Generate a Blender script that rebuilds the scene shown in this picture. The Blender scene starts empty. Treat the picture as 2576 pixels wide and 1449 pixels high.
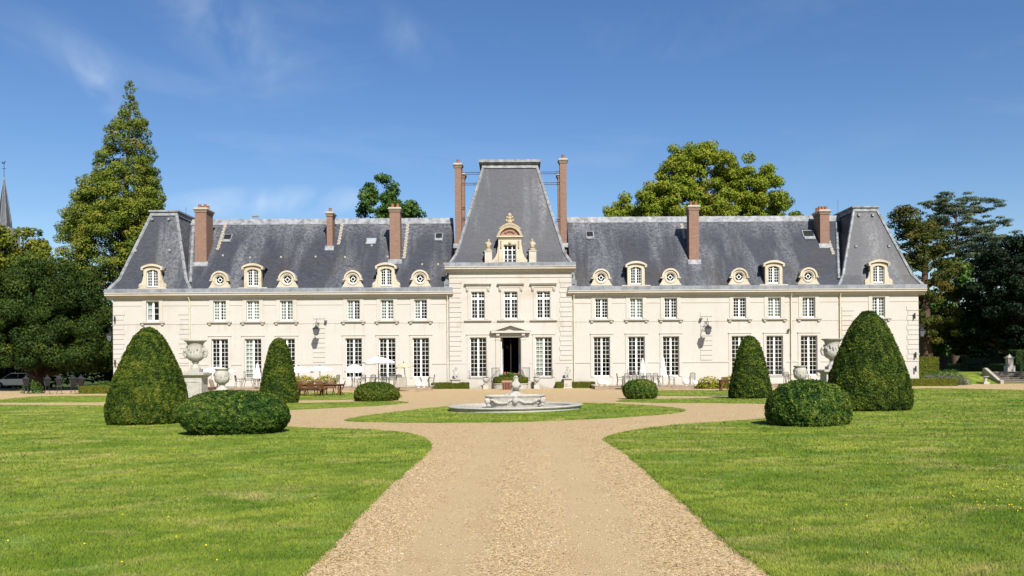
import bpy, bmesh, math, random
import numpy as np
from mathutils import Vector, Matrix

R = math.radians
rng = np.random.default_rng(7)
random.seed(7)
scene = bpy.context.scene
COL = scene.collection

# ------------------------------------------------------------------ camera
FPX, VX, VY, ROLL, EYE = 2218.0, 1290.7, 919.5, 0.006, 1.9   # focal, principal point, roll, eye height (2576 px wide picture)
cam_d = bpy.data.cameras.new('camera')
cam_d.sensor_width = 36.0
cam_d.lens = 36.0 * FPX / 2576.0
cam_d.shift_x = -(VX - 1288.0) / 2576.0
cam_d.shift_y = (VY - 724.5) / 2576.0
cam_d.clip_start = 0.1
cam_d.clip_end = 6000.0
cam = bpy.data.objects.new('camera', cam_d)
COL.objects.link(cam)
cam.matrix_world = Matrix.Translation((0, 0, EYE)) @ Matrix.Rotation(R(90), 4, 'X') @ Matrix.Rotation(-ROLL, 4, 'Z')
scene.camera = cam

# ------------------------------------------------------------------ sky, sun, exposure
SUN_EL, SUN_AZ = R(41), R(17)          # azimuth: from straight behind the camera towards the right
sun_dir = Vector((math.sin(SUN_AZ) * math.cos(SUN_EL), -math.cos(SUN_AZ) * math.cos(SUN_EL), math.sin(SUN_EL)))
world = bpy.data.worlds.new('World')
scene.world = world
world.use_nodes = True
wn, wl = world.node_tree.nodes, world.node_tree.links
wn.clear()
w_out = wn.new('ShaderNodeOutputWorld')
w_bg = wn.new('ShaderNodeBackground')
w_sky = wn.new('ShaderNodeTexSky')
w_sky.sky_type = 'NISHITA'
w_sky.sun_disc = False
w_sky.sun_elevation = SUN_EL
w_sky.sun_rotation = R(180) - SUN_AZ
w_sky.air_density = 1.0
w_sky.dust_density = 0.35
w_sky.ozone_density = 2.2
w_sky.altitude = 100.0
w_bg.inputs['Strength'].default_value = 0.072
# thin cirrus: stretched noise over the whole dome, plus a few denser wisps
w_tc = wn.new('ShaderNodeTexCoord')
w_map = wn.new('ShaderNodeMapping')
w_map.inputs['Rotation'].default_value = (0.2, R(-18), R(8))
w_map.inputs['Scale'].default_value = (1.6, 1.6, 5.5)
w_n1 = wn.new('ShaderNodeTexNoise')
w_n1.inputs['Scale'].default_value = 1.7
w_n1.inputs['Detail'].default_value = 9.0
w_n1.inputs['Roughness'].default_value = 0.62
w_n1.inputs['Distortion'].default_value = 0.7
w_r1 = wn.new('ShaderNodeMapRange')
w_r1.inputs['From Min'].default_value = 0.54
w_r1.inputs['From Max'].default_value = 0.82
w_r1.inputs['To Max'].default_value = 0.10
wl.new(w_tc.outputs['Generated'], w_map.inputs['Vector'])
wl.new(w_map.outputs['Vector'], w_n1.inputs['Vector'])
wl.new(w_n1.outputs['Fac'], w_r1.inputs['Value'])
w_fac = w_r1.outputs['Result']
w_n2 = wn.new('ShaderNodeTexNoise')
w_n2.inputs['Scale'].default_value = 9.0
w_n2.inputs['Detail'].default_value = 6.0
w_n2.inputs['Distortion'].default_value = 1.2
wl.new(w_tc.outputs['Generated'], w_n2.inputs['Vector'])
def wisp(px, py, size, amount, stretch, ang):
    """a denser wisp of cirrus in one direction of the sky"""
    global w_fac
    d = Vector(((px - VX) / FPX, 1.0, -(py - VY) / FPX)).normalized()
    m = wn.new('ShaderNodeMapping'); m.vector_type = 'TEXTURE'
    m.inputs['Location'].default_value = d
    m.inputs['Rotation'].default_value = (0, R(ang), 0)
    m.inputs['Scale'].default_value = (size * stretch, size * 4, size)
    wl.new(w_tc.outputs['Generated'], m.inputs['Vector'])
    g = wn.new('ShaderNodeTexGradient'); g.gradient_type = 'SPHERICAL'
    wl.new(m.outputs['Vector'], g.inputs['Vector'])
    p = wn.new('ShaderNodeMath'); p.operation = 'MULTIPLY'
    q = wn.new('ShaderNodeMapRange')
    q.inputs['From Min'].default_value = 0.36; q.inputs['From Max'].default_value = 0.72; q.inputs['To Max'].default_value = amount
    wl.new(w_n2.outputs['Fac'], q.inputs['Value'])
    wl.new(g.outputs['Fac'], p.inputs[0]); wl.new(q.outputs['Result'], p.inputs[1])
    a = wn.new('ShaderNodeMath'); a.operation = 'ADD'; a.use_clamp = True
    wl.new(w_fac, a.inputs[0]); wl.new(p.outputs['Value'], a.inputs[1])
    w_fac = a.outputs['Value']
wisp(255, 195, 0.020, 0.5, 2.6, 66)
wisp(200, 140, 0.03, 0.12, 3.0, 20)
wisp(560, 60, 0.05, 0.3, 2.2, 30)
wisp(680, 505, 0.02, 0.7, 6.5, -4)
wisp(1035, 95, 0.03, 0.2, 2.0, 30)
w_mix = wn.new('ShaderNodeMix'); w_mix.data_type = 'RGBA'
w_mix.inputs[7].default_value = (7.6, 8.3, 9.2, 1)
wl.new(w_fac, w_mix.inputs[0])
w_hs = wn.new('ShaderNodeHueSaturation')
w_hs.inputs['Saturation'].default_value = 1.24
w_hs.inputs['Hue'].default_value = 0.508
wl.new(w_sky.outputs['Color'], w_hs.inputs['Color'])
wl.new(w_hs.outputs['Color'], w_mix.inputs[6])
wl.new(w_mix.outputs[2], w_bg.inputs['Color'])
wl.new(w_bg.outputs['Background'], w_out.inputs['Surface'])

sun_l = bpy.data.lights.new('sun', 'SUN')
sun_l.energy = 4.6
sun_l.angle = R(0.53)
sun_l.color = (1.0, 0.955, 0.88)
sun = bpy.data.objects.new('sun', sun_l)
COL.objects.link(sun)
sun.rotation_euler = (-sun_dir).to_track_quat('-Z', 'Y').to_euler()
sun.location = (30, -60, 80)

scene.view_settings.view_transform = 'Standard'
scene.view_settings.look = 'None'
scene.view_settings.gamma = 1.0
scene.view_settings.use_curve_mapping = False
scene.view_settings.exposure = 0.75
scene.render.engine = 'CYCLES'
scene.cycles.max_bounces = 6
scene.cycles.diffuse_bounces = 3
scene.cycles.glossy_bounces = 2
scene.cycles.transmission_bounces = 3
scene.cycles.transparent_max_bounces = 6
scene.cycles.caustics_reflective = False
scene.cycles.caustics_refractive = False
scene.cycles.use_denoising = True

# ------------------------------------------------------------------ helpers
def sstep(a, b, x):
    t = min(1.0, max(0.0, (x - a) / (b - a)))
    return t * t * (3 - 2 * t)
def gz(x, y):
    """height of the park's ground: it rises gently to the right in front, level at the house"""
    return 0.0135 * (1 - sstep(42, 66, y)) * max(-60.0, min(60.0, x))
def unroll(px, py):
    x, y = px - VX, py - VY
    return x - ROLL * y, y + ROLL * x
def at(px, py, Y):
    x, y = unroll(px, py)
    return Vector((x * Y / FPX, Y, EYE - y * Y / FPX))
def gp(px, py):
    x, y = unroll(px, py)
    Y = 40.0; z = 0.0
    for _ in range(40):
        Y = FPX * (EYE - z) / y
        X = x * Y / FPX
        z = gz(X, Y)
    return Vector((X, Y, z))
def fx(px): return (px - VX) * 74.0 / FPX
def tag(o, label=None, cat=None, group=None, kind=None):
    if label: o['label'] = label
    if cat: o['category'] = cat
    if group: o['group'] = group
    if kind: o['kind'] = kind
    return o
def empty(name, loc=(0, 0, 0), rz=0.0, label=None, cat=None, group=None):
    o = bpy.data.objects.new(name, None)
    o.empty_display_size = 0.3
    o.location = loc; o.rotation_euler = (0, 0, rz)
    COL.objects.link(o)
    return tag(o, label, cat, group)
def link(name, me, mat=None, parent=None, loc=(0, 0, 0), rot=(0, 0, 0)):
    o = bpy.data.objects.new(name, me)
    if mat is not None and not me.materials: me.materials.append(mat)
    o.location = loc; o.rotation_euler = rot
    if parent is not None: o.parent = parent
    COL.objects.link(o)
    return o
def copy_tree(o, parent=None):
    c = o.copy(); COL.objects.link(c); c.parent = parent
    for ch in list(o.children): copy_tree(ch, c)
    return c
def again(o, loc, rz=None, label=None):
    """a copy of a thing, with its parts, standing elsewhere"""
    c = copy_tree(o)
    c.location = loc
    if rz is not None: c.rotation_euler = (0, 0, rz)
    if label: c['label'] = label
    return c

class MB:
    """collects faces and links them as one mesh"""
    def __init__(s): s.v = []; s.f = []
    def add(s, vs, fs):
        b = len(s.v); s.v += [tuple(p) for p in vs]; s.f += [tuple(b + i for i in f) for f in fs]; return s
    def box(s, x0, x1, y0, y1, z0, z1):
        return s.add([(x0, y0, z0), (x1, y0, z0), (x1, y1, z0), (x0, y1, z0), (x0, y0, z1), (x1, y0, z1), (x1, y1, z1), (x0, y1, z1)],
                     [(0, 3, 2, 1), (4, 5, 6, 7), (0, 1, 5, 4), (1, 2, 6, 5), (2, 3, 7, 6), (3, 0, 4, 7)])
    def frustum(s, a, b):
        """a, b = (x0,x1,y0,y1,z) bottom and top rectangles"""
        (x0, x1, y0, y1, z0), (u0, u1, v0, v1, z1) = a, b
        return s.add([(x0, y0, z0), (x1, y0, z0), (x1, y1, z0), (x0, y1, z0), (u0, v0, z1), (u1, v0, z1), (u1, v1, z1), (u0, v1, z1)],
                     [(0, 3, 2, 1), (4, 5, 6, 7), (0, 1, 5, 4), (1, 2, 6, 5), (2, 3, 7, 6), (3, 0, 4, 7)])
    def prism_y(s, prof, y0, y1):
        n = len(prof)
        vs = [(x, y0, z) for x, z in prof] + [(x, y1, z) for x, z in prof]
        fs = [tuple(range(n)), tuple(range(2 * n - 1, n - 1, -1))]
        fs += [((i + 1) % n, i, n + i, n + (i + 1) % n) for i in range(n)]
        return s.add(vs, fs)
    def prism_x(s, prof, x0, x1):
        n = len(prof)
        vs = [(x0, y, z) for y, z in prof] + [(x1, y, z) for y, z in prof]
        fs = [tuple(range(n - 1, -1, -1)), tuple(range(n, 2 * n))]
        fs += [(i, (i + 1) % n, n + (i + 1) % n, n + i) for i in range(n)]
        return s.add(vs, fs)
    def band_y(s, outer, inner, y0, y1, closed=True):
        """strip between two outlines of equal length, extruded in y"""
        n = len(outer)
        vs = [(x, y0, z) for x, z in outer] + [(x, y0, z) for x, z in inner] + [(x, y1, z) for x, z in outer] + [(x, y1, z) for x, z in inner]
        fs = []
        m = n if closed else n - 1
        for i in range(m):
            j = (i + 1) % n
            fs += [(i, j, n + j, n + i), (2 * n + j, 2 * n + i, 3 * n + i, 3 * n + j), (j, i, 2 * n + i, 2 * n + j), (n + i, n + j, 3 * n + j, 3 * n + i)]
        if not closed:
            fs += [(0, n, 3 * n, 2 * n), (n - 1, 3 * n - 1, 4 * n - 1, 2 * n - 1)]
        return s.add(vs, fs)
    def lathe(s, prof, n=16, c=(0, 0, 0), sx=1.0, sy=1.0):
        vs = []; fs = []
        for r, z in prof:
            for k in range(n):
                a = 2 * math.pi * k / n
                vs.append((c[0] + r * sx * math.cos(a), c[1] + r * sy * math.sin(a), c[2] + z))
        for i in range(len(prof) - 1):
            for k in range(n):
                l = (k + 1) % n
                fs.append((i * n + k, i * n + l, (i + 1) * n + l, (i + 1) * n + k))
        fs.append(tuple(range(n - 1, -1, -1)))
        m = (len(prof) - 1) * n
        fs.append(tuple(range(m, m + n)))
        return s.add(vs, fs)
    def ball(s, c, r, n=10, m=6):
        rx, ry, rz = (r, r, r) if not hasattr(r, '__len__') else r
        vs = [(c[0], c[1], c[2] - rz)]
        for i in range(1, m):
            t = -math.pi / 2 + math.pi * i / m
            for k in range(n):
                a = 2 * math.pi * k / n
                vs.append((c[0] + rx * math.cos(t) * math.cos(a), c[1] + ry * math.cos(t) * math.sin(a), c[2] + rz * math.sin(t)))
        vs.append((c[0], c[1], c[2] + rz))
        fs = [(0, 1 + (k + 1) % n, 1 + k) for k in range(n)]
        for i in range(m - 2):
            for k in range(n):
                l = (k + 1) % n
                fs.append((1 + i * n + k, 1 + i * n + l, 1 + (i + 1) * n + l, 1 + (i + 1) * n + k))
        b = 1 + (m - 2) * n
        fs += [(b + k, b + (k + 1) % n, len(vs) - 1) for k in range(n)]
        return s.add(vs, fs)
    def tube(s, pts, rad, n=6):
        pts = [Vector(p) for p in pts]
        if not hasattr(rad, '__len__'): rad = [rad] * len(pts)
        vs = []; fs = []
        for i, p in enumerate(pts):
            d = (pts[min(i + 1, len(pts) - 1)] - pts[max(i - 1, 0)])
            d = d.normalized() if d.length > 1e-9 else Vector((0, 0, 1))
            a = d.orthogonal().normalized() if i == 0 else (a - d * a.dot(d)).normalized()
            b = d.cross(a)
            for k in range(n):
                t = 2 * math.pi * k / n
                vs.append(p + (a * math.cos(t) + b * math.sin(t)) * rad[i])
        for i in range(len(pts) - 1):
            for k in range(n):
                l = (k + 1) % n
                fs.append((i * n + k, i * n + l, (i + 1) * n + l, (i + 1) * n + k))
        fs.append(tuple(range(n - 1, -1, -1)))
        m = (len(pts) - 1) * n
        fs.append(tuple(range(m, m + n)))
        return s.add(vs, fs)
    def mesh(s, name, mat=None, smooth=None):
        me = bpy.data.meshes.new(name)
        me.from_pydata(s.v, [], s.f)
        if mat is not None: me.materials.append(mat)
        if smooth is not None:
            for p in me.polygons: p.use_smooth = True
            me.set_sharp_from_angle(angle=R(smooth))
        me.update()
        return me
    def build(s, name, mat, parent=None, loc=(0, 0, 0), rot=(0, 0, 0), smooth=None):
        return link(name, s.mesh(name, mat, smooth), None, parent, loc, rot)

def np_mesh(name, V, F, mat, tone=None):
    """V (n,3), F (m,k) -> mesh made fast; tone = per-vertex float"""
    me = bpy.data.meshes.new(name)
    m, k = F.shape
    me.vertices.add(len(V)); me.vertices.foreach_set('co', V.astype(np.float32).ravel())
    me.loops.add(m * k); me.loops.foreach_set('vertex_index', F.astype(np.int32).ravel())
    me.polygons.add(m)
    me.polygons.foreach_set('loop_start', np.arange(0, m * k, k, dtype=np.int32))
    me.polygons.foreach_set('loop_total', np.full(m, k, dtype=np.int32))
    if tone is not None:
        at_ = me.attributes.new('tone', 'FLOAT', 'POINT')
        at_.data.foreach_set('value', tone.astype(np.float32))
    me.materials.append(mat)
    me.update(calc_edges=True)
    return me
def unit(a): return a / np.maximum(np.linalg.norm(a, axis=1, keepdims=True), 1e-9)
def leaf_mesh(name, P, N, size, mat, tone, tri=False, aspect=0.55):
    n = len(P)
    N = unit(N)
    T = unit(np.cross(N, unit(rng.normal(size=(n, 3)))))
    B = np.cross(N, T)
    s = (size * rng.uniform(0.65, 1.25, n))[:, None]
    if tri:
        V = np.stack([P + T * s, P - T * s * 0.6 + B * s * aspect, P - T * s * 0.6 - B * s * aspect], 1).reshape(-1, 3)
        F = np.arange(3 * n).reshape(n, 3); tt = np.repeat(tone, 3)
    else:
        V = np.stack([P + T * s, P + B * s * aspect, P - T * s, P - B * s * aspect], 1).reshape(-1, 3)
        F = np.arange(4 * n).reshape(n, 4); tt = np.repeat(tone, 4)
    return np_mesh(name, V, F, mat, tt)

# ------------------------------------------------------------------ materials
def new_mat(name):
    m = bpy.data.materials.new(name); m.use_nodes = True
    nt = m.node_tree; b = nt.nodes['Principled BSDF']
    return m, nt.nodes, nt.links, b
def setp(b, col=None, rough=None, spec=None, metal=None):
    if col is not None: b.inputs['Base Color'].default_value = (*col, 1)
    if rough is not None: b.inputs['Roughness'].default_value = rough
    if spec is not None: b.inputs['Specular IOR Level'].default_value = spec
    if metal is not None: b.inputs['Metallic'].default_value = metal
def ramp(n, stops):
    r = n.new('ShaderNodeValToRGB')
    e = r.color_ramp.elements
    while len(e) < len(stops): e.new(0.5)
    for i, (p, c) in enumerate(stops):
        e[i].position = p; e[i].color = (*c, 1)
    return r
def noise(n, l, vec, scale, detail=4.0, rough=0.55, dist=0.0):
    t = n.new('ShaderNodeTexNoise')
    t.inputs['Scale'].default_value = scale; t.inputs['Detail'].default_value = detail
    t.inputs['Roughness'].default_value = rough; t.inputs['Distortion'].default_value = dist
    if vec is not None: l.new(vec, t.inputs['Vector'])
    return t
def mixc(n, l, fac, a, b, mode='MIX'):
    m = n.new('ShaderNodeMix'); m.data_type = 'RGBA'; m.blend_type = mode
    for s, v in ((0, fac), (6, a), (7, b)):
        if hasattr(v, 'is_linked'): l.new(v, m.inputs[s])
        elif s == 0: m.inputs[0].default_value = v
        else: m.inputs[s].default_value = (*v, 1)
    return m.outputs[2]
def mathn(n, l, op, a, b=None, clamp=False):
    m = n.new('ShaderNodeMath'); m.operation = op; m.use_clamp = clamp
    for i, v in ((0, a), (1, b)):
        if v is None: continue
        if hasattr(v, 'is_linked'): l.new(v, m.inputs[i])
        else: m.inputs[i].default_value = v
    return m.outputs['Value']
def mapping(n, l, vec, scale=(1, 1, 1), rot=(0, 0, 0)):
    m = n.new('ShaderNodeMapping'); m.inputs['Scale'].default_value = scale; m.inputs['Rotation'].default_value = rot
    l.new(vec, m.inputs['Vector']); return m.outputs['Vector']
def bump(n, l, b, height, strength=0.3, dist=0.02):
    t = n.new('ShaderNodeBump'); t.inputs['Strength'].default_value = strength; t.inputs['Distance'].default_value = dist
    l.new(height, t.inputs['Height']); l.new(t.outputs['Normal'], b.inputs['Normal'])
def pos(n): return n.new('ShaderNodeNewGeometry').outputs['Position']
def mrange(n, l, v, a, b, c=0.0, d=1.0):
    m = n.new('ShaderNodeMapRange')
    for i, x in ((1, a), (2, b), (3, c), (4, d)): m.inputs[i].default_value = x
    l.new(v, m.inputs[0]); return m.outputs[0]
def plain(name, col, rough=0.6, spec=0.3, metal=0.0, var=0.12, scale=3.0, bmp=0.0, bscale=20.0):
    """one colour with uneven weathering"""
    m, n, l, b = new_mat(name)
    setp(b, col, rough, spec, metal)
    t = noise(n, l, pos(n), scale, 5)
    c = mixc(n, l, mrange(n, l, t.outputs['Fac'], 0.3, 0.7), tuple(x * (1 - var) for x in col), tuple(min(1, x * (1 + var)) for x in col))
    l.new(c, b.inputs['Base Color'])
    if bmp:
        u = noise(n, l, pos(n), bscale, 5)
        bump(n, l, b, u.outputs['Fac'], bmp, 0.02)
    return m
M = {}
def wall_stone(name, c1, c2, c3, stain):
    m, n, l, b = new_mat(name)
    setp(b, c1, 0.75, 0.2)
    p = pos(n)
    sx = n.new('ShaderNodeSeparateXYZ'); l.new(p, sx.inputs[0])
    cb = n.new('ShaderNodeCombineXYZ')
    l.new(mathn(n, l, 'ADD', sx.outputs[0], sx.outputs[1]), cb.inputs[0]); l.new(sx.outputs[2], cb.inputs[1])
    br = n.new('ShaderNodeTexBrick')
    br.inputs['Scale'].default_value = 1.0; br.inputs['Brick Width'].default_value = 0.95; br.inputs['Row Height'].default_value = 0.42
    br.inputs['Mortar Size'].default_value = 0.006; br.inputs['Mortar Smooth'].default_value = 0.3
    br.inputs['Color1'].default_value = (*c1, 1); br.inputs['Color2'].default_value = (*c2, 1)
    br.inputs['Mortar'].default_value = (*[x * 0.965 for x in c2], 1)
    l.new(cb.outputs[0], br.inputs['Vector'])
    t = noise(n, l, p, 0.55, 6, 0.6)
    c = mixc(n, l, mrange(n, l, t.outputs['Fac'], 0.42, 0.72, 0, 0.55), br.outputs['Color'], c3)
    s = noise(n, l, mapping(n, l, p, (2.2, 2.2, 0.22)), 1.0, 5, 0.65)
    st = mrange(n, l, s.outputs['Fac'], 0.58, 0.80, 0, 0.55)
    c = mixc(n, l, st, c, stain)
    w2 = noise(n, l, mapping(n, l, p, (0.35, 0.35, 0.8)), 1.0, 6, 0.7)
    top = mathn(n, l, 'MULTIPLY', mrange(n, l, sx.outputs[2], 6.4, 7.9), mrange(n, l, w2.outputs['Fac'], 0.50, 0.68, 0, 0.55), True)
    c = mixc(n, l, top, c, stain)
    foot = mathn(n, l, 'MULTIPLY', mrange(n, l, sx.outputs[2], 1.3, 0.2), mrange(n, l, w2.outputs['Fac'], 0.40, 0.65, 0, 0.5), True)
    c = mixc(n, l, foot, c, (0.36, 0.31, 0.25))
    sill = mathn(n, l, 'MULTIPLY', mathn(n, l, 'MULTIPLY', mrange(n, l, sx.outputs[2], 4.6, 5.4), mathn(n, l, 'LESS_THAN', sx.outputs[2], 5.6)), mrange(n, l, s.outputs['Fac'], 0.50, 0.66, 0, 0.5), True)
    c = mixc(n, l, sill, c, (0.36, 0.30, 0.22))
    l.new(c, b.inputs['Base Color'])
    u = noise(n, l, p, 30, 5)
    bump(n, l, b, u.outputs['Fac'], 0.12, 0.01)
    return m
M['wall'] = wall_stone('cream_limestone', (0.447, 0.425, 0.388), (0.438, 0.413, 0.372), (0.432, 0.394, 0.338), (0.37, 0.295, 0.215))
M['trim'] = wall_stone('trim_limestone', (0.455, 0.43, 0.385), (0.44, 0.41, 0.36), (0.42, 0.37, 0.305), (0.34, 0.265, 0.18))
M['dormer'] = wall_stone('ochre_limestone', (0.49, 0.43, 0.335), (0.47, 0.405, 0.305), (0.485, 0.435, 0.36), (0.27, 0.205, 0.12))
def carved(name, a, b_, dark, scale=6.0, bs=0.6):
    m, n, l, b = new_mat(name)
    setp(b, a, 0.8, 0.2)
    p = pos(n)
    t = noise(n, l, p, scale, 7, 0.65)
    c = mixc(n, l, mrange(n, l, t.outputs['Fac'], 0.35, 0.65), a, b_)
    s = noise(n, l, p, scale * 2.3, 6, 0.7)
    c = mixc(n, l, mrange(n, l, s.outputs['Fac'], 0.58, 0.75, 0, 0.75), c, dark)
    l.new(c, b.inputs['Base Color'])
    bump(n, l, b, t.outputs['Fac'], bs, 0.05)
    return m
M['white_stone'] = carved('weathered_white_stone', (0.42, 0.40, 0.355), (0.33, 0.305, 0.26), (0.17, 0.15, 0.12), 5.0)
M['grey_stone'] = carved('weathered_grey_stone', (0.37, 0.34, 0.28), (0.29, 0.26, 0.21), (0.12, 0.10, 0.08), 4.0)
M['lichen_stone'] = carved('lichen_stone', (0.42, 0.355, 0.25), (0.33, 0.265, 0.165), (0.09, 0.07, 0.035), 5.0)
M['pink_stone'] = carved('pink_stone', (0.33, 0.19, 0.14), (0.27, 0.155, 0.11), (0.14, 0.08, 0.05), 5.0)
M['step_stone'] = carved('step_stone', (0.30, 0.225, 0.165), (0.25, 0.185, 0.135), (0.11, 0.085, 0.065), 3.0, 0.2)
def slate(name, k=1.0):
    m, n, l, b = new_mat(name)
    setp(b, (0.08, 0.085, 0.1), 0.55, 0.35)
    p = pos(n)
    sx = n.new('ShaderNodeSeparateXYZ'); l.new(p, sx.inputs[0])
    cb = n.new('ShaderNodeCombineXYZ')
    l.new(mathn(n, l, 'ADD', sx.outputs[0], sx.outputs[1]), cb.inputs[0]); l.new(sx.outputs[2], cb.inputs[1])
    br = n.new('ShaderNodeTexBrick')
    br.inputs['Scale'].default_value = 1.0; br.inputs['Brick Width'].default_value = 0.24; br.inputs['Row Height'].default_value = 0.115
    br.inputs['Mortar Size'].default_value = 0.012; br.inputs['Mortar Smooth'].default_value = 0.2; br.inputs['Bias'].default_value = 0.0
    br.inputs['Color1'].default_value = (0.028 * k, 0.031 * k, 0.043 * k, 1); br.inputs['Color2'].default_value = (0.053 * k, 0.057 * k, 0.074 * k, 1)
    br.inputs['Mortar'].default_value = (0.014, 0.014, 0.017, 1)
    l.new(cb.outputs[0], br.inputs['Vector'])
    c = br.outputs['Color']
    pt = noise(n, l, p, 0.35, 5, 0.6)
    c = mixc(n, l, mrange(n, l, pt.outputs['Fac'], 0.35, 0.65, 0, 0.55), c, (0.040, 0.043, 0.054))
    # pale run-off streaks down the slope
    s = noise(n, l, mapping(n, l, p, (0.50, 0.1, 0.07), (0, R(14), 0)), 1.0, 7, 0.6)
    fine = noise(n, l, p, 4.5, 6, 0.75)
    sf = mathn(n, l, 'MULTIPLY', mrange(n, l, s.outputs['Fac'], 0.49, 0.64, 0, 1.0), mrange(n, l, fine.outputs['Fac'], 0.38, 0.62), True)
    c = mixc(n, l, sf, c, (0.155, 0.16, 0.168))
    # whitish band of old mortar and lichen near the ridge
    hi = mrange(n, l, sx.outputs[2], 12.9, 15.2)
    hi = mathn(n, l, 'MULTIPLY', hi, mathn(n, l, 'GREATER_THAN', mathn(n, l, 'ABSOLUTE', sx.outputs[0]), 5.4))
    hi = mathn(n, l, 'MULTIPLY', hi, mathn(n, l, 'LESS_THAN', mathn(n, l, 'ABSOLUTE', sx.outputs[0]), 27.6))
    hn = mathn(n, l, 'MULTIPLY', hi, mrange(n, l, fine.outputs['Fac'], 0.42, 0.62, 0, 0.8), True)
    c = mixc(n, l, hn, c, (0.19, 0.19, 0.195))
    # brown moss towards the eaves
    mo = noise(n, l, mapping(n, l, p, (0.35, 0.35, 0.16)), 1.0, 6, 0.65)
    lo = mrange(n, l, sx.outputs[2], 13.5, 9.0)
    mf = mathn(n, l, 'MULTIPLY', mathn(n, l, 'MULTIPLY', lo, mrange(n, l, mo.outputs['Fac'], 0.46, 0.66)), mrange(n, l, fine.outputs['Fac'], 0.35, 0.6, 0.2, 0.9), True)
    c = mixc(n, l, mf, c, (0.045, 0.036, 0.020))
    l.new(c, b.inputs['Base Color'])
    bump(n, l, b, br.outputs['Fac'], -0.5, 0.02)
    return m
M['slate'] = slate('roof_slate')
M['lead'] = plain('lead_sheet', (0.19, 0.20, 0.215), 0.5, 0.4, 0.0, 0.30, 1.6)
M['lead_pale'] = plain('pale_lead', (0.215, 0.22, 0.23), 0.55, 0.3, 0.0, 0.45, 2.6)
M['paint'] = plain('white_paint', (0.80, 0.79, 0.76), 0.45, 0.3, 0.0, 0.04, 2.0)
M['canvas'] = plain('white_canvas', (0.62, 0.60, 0.58), 0.8, 0.1, 0.0, 0.04, 2.0)
M['canvas_cream'] = plain('cream_canvas', (0.50, 0.42, 0.29), 0.8, 0.1, 0.0, 0.06, 2.0)
M['iron'] = plain('black_iron', (0.018, 0.018, 0.02), 0.5, 0.4, 0.0, 0.2, 6.0)
M['grey_iron'] = plain('grey_iron', (0.095, 0.085, 0.075), 0.5, 0.4, 0.0, 0.25, 6.0)
M['pipe'] = plain('cream_pipe', (0.58, 0.50, 0.36), 0.55, 0.3, 0.0, 0.15, 1.5)
M['teak'] = plain('brown_teak', (0.13, 0.055, 0.022), 0.5, 0.3, 0.0, 0.35, 5.0)
M['terracotta'] = plain('terracotta', (0.26, 0.10, 0.055), 0.8, 0.2, 0.0, 0.2, 5.0)
M['wicker'] = plain('red_wicker', (0.36, 0.16, 0.10), 0.7, 0.2, 0.0, 0.4, 14.0, 0.5, 40.0)
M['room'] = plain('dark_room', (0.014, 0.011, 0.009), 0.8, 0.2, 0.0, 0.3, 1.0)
M['curtain'] = plain('white_curtain', (0.62, 0.60, 0.56), 0.9, 0.1, 0.0, 0.1, 3.0)
M['gold'] = plain('gilt_brass', (0.45, 0.28, 0.09), 0.35, 0.5, 0.9, 0.1, 3.0)
M['globe'] = plain('opal_globe', (0.82, 0.82, 0.80), 0.3, 0.4, 0.0, 0.02, 2.0)
M['soil'] = plain('dark_soil', (0.05, 0.035, 0.022), 0.9, 0.1, 0.0, 0.3, 6.0)
M['bark'] = carved('brown_bark', (0.11, 0.07, 0.045), (0.07, 0.045, 0.03), (0.025, 0.018, 0.012), 3.0)
M['red_bark'] = carved('red_bark', (0.19, 0.085, 0.05), (0.13, 0.06, 0.035), (0.04, 0.022, 0.015), 2.0)
M['car'] = plain('silver_paint', (0.42, 0.44, 0.46), 0.25, 0.5, 0.3, 0.03, 1.0)
M['tyre_and_gap_shade'] = plain('black_rubber_and_gap_shade', (0.015, 0.015, 0.015), 0.8, 0.2, 0.0, 0.1, 3.0)
M['red_glass'] = plain('red_lens', (0.3, 0.02, 0.015), 0.2, 0.5, 0.0, 0.05, 3.0)
M['rod'] = plain('rust_red_rod', (0.10, 0.035, 0.035), 0.6, 0.3, 0.0, 0.2, 4.0)
def brick(name):
    m, n, l, b = new_mat(name)
    setp(b, (0.3, 0.13, 0.08), 0.8, 0.2)
    p = pos(n)
    sx = n.new('ShaderNodeSeparateXYZ'); l.new(p, sx.inputs[0])
    cb = n.new('ShaderNodeCombineXYZ')
    l.new(mathn(n, l, 'ADD', sx.outputs[0], sx.outputs[1]), cb.inputs[0]); l.new(sx.outputs[2], cb.inputs[1])
    br = n.new('ShaderNodeTexBrick')
    br.inputs['Scale'].default_value = 1.0; br.inputs['Brick Width'].default_value = 0.23; br.inputs['Row Height'].default_value = 0.078
    br.inputs['Mortar Size'].default_value = 0.012
    br.inputs['Color1'].default_value = (0.235, 0.105, 0.070, 1); br.inputs['Color2'].default_value = (0.135, 0.065, 0.048, 1)
    br.inputs['Mortar'].default_value = (0.27, 0.21, 0.165, 1)
    l.new(cb.outputs[0], br.inputs['Vector'])
    t = noise(n, l, p, 3.0, 6, 0.7)
    c = mixc(n, l, mrange(n, l, t.outputs['Fac'], 0.4, 0.7, 0, 0.45), br.outputs['Color'], (0.17, 0.115, 0.08))
    l.new(c, b.inputs['Base Color'])
    bump(n, l, b, br.outputs['Fac'], -0.5, 0.01)
    return m
M['brick'] = brick('old_brick')
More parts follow.
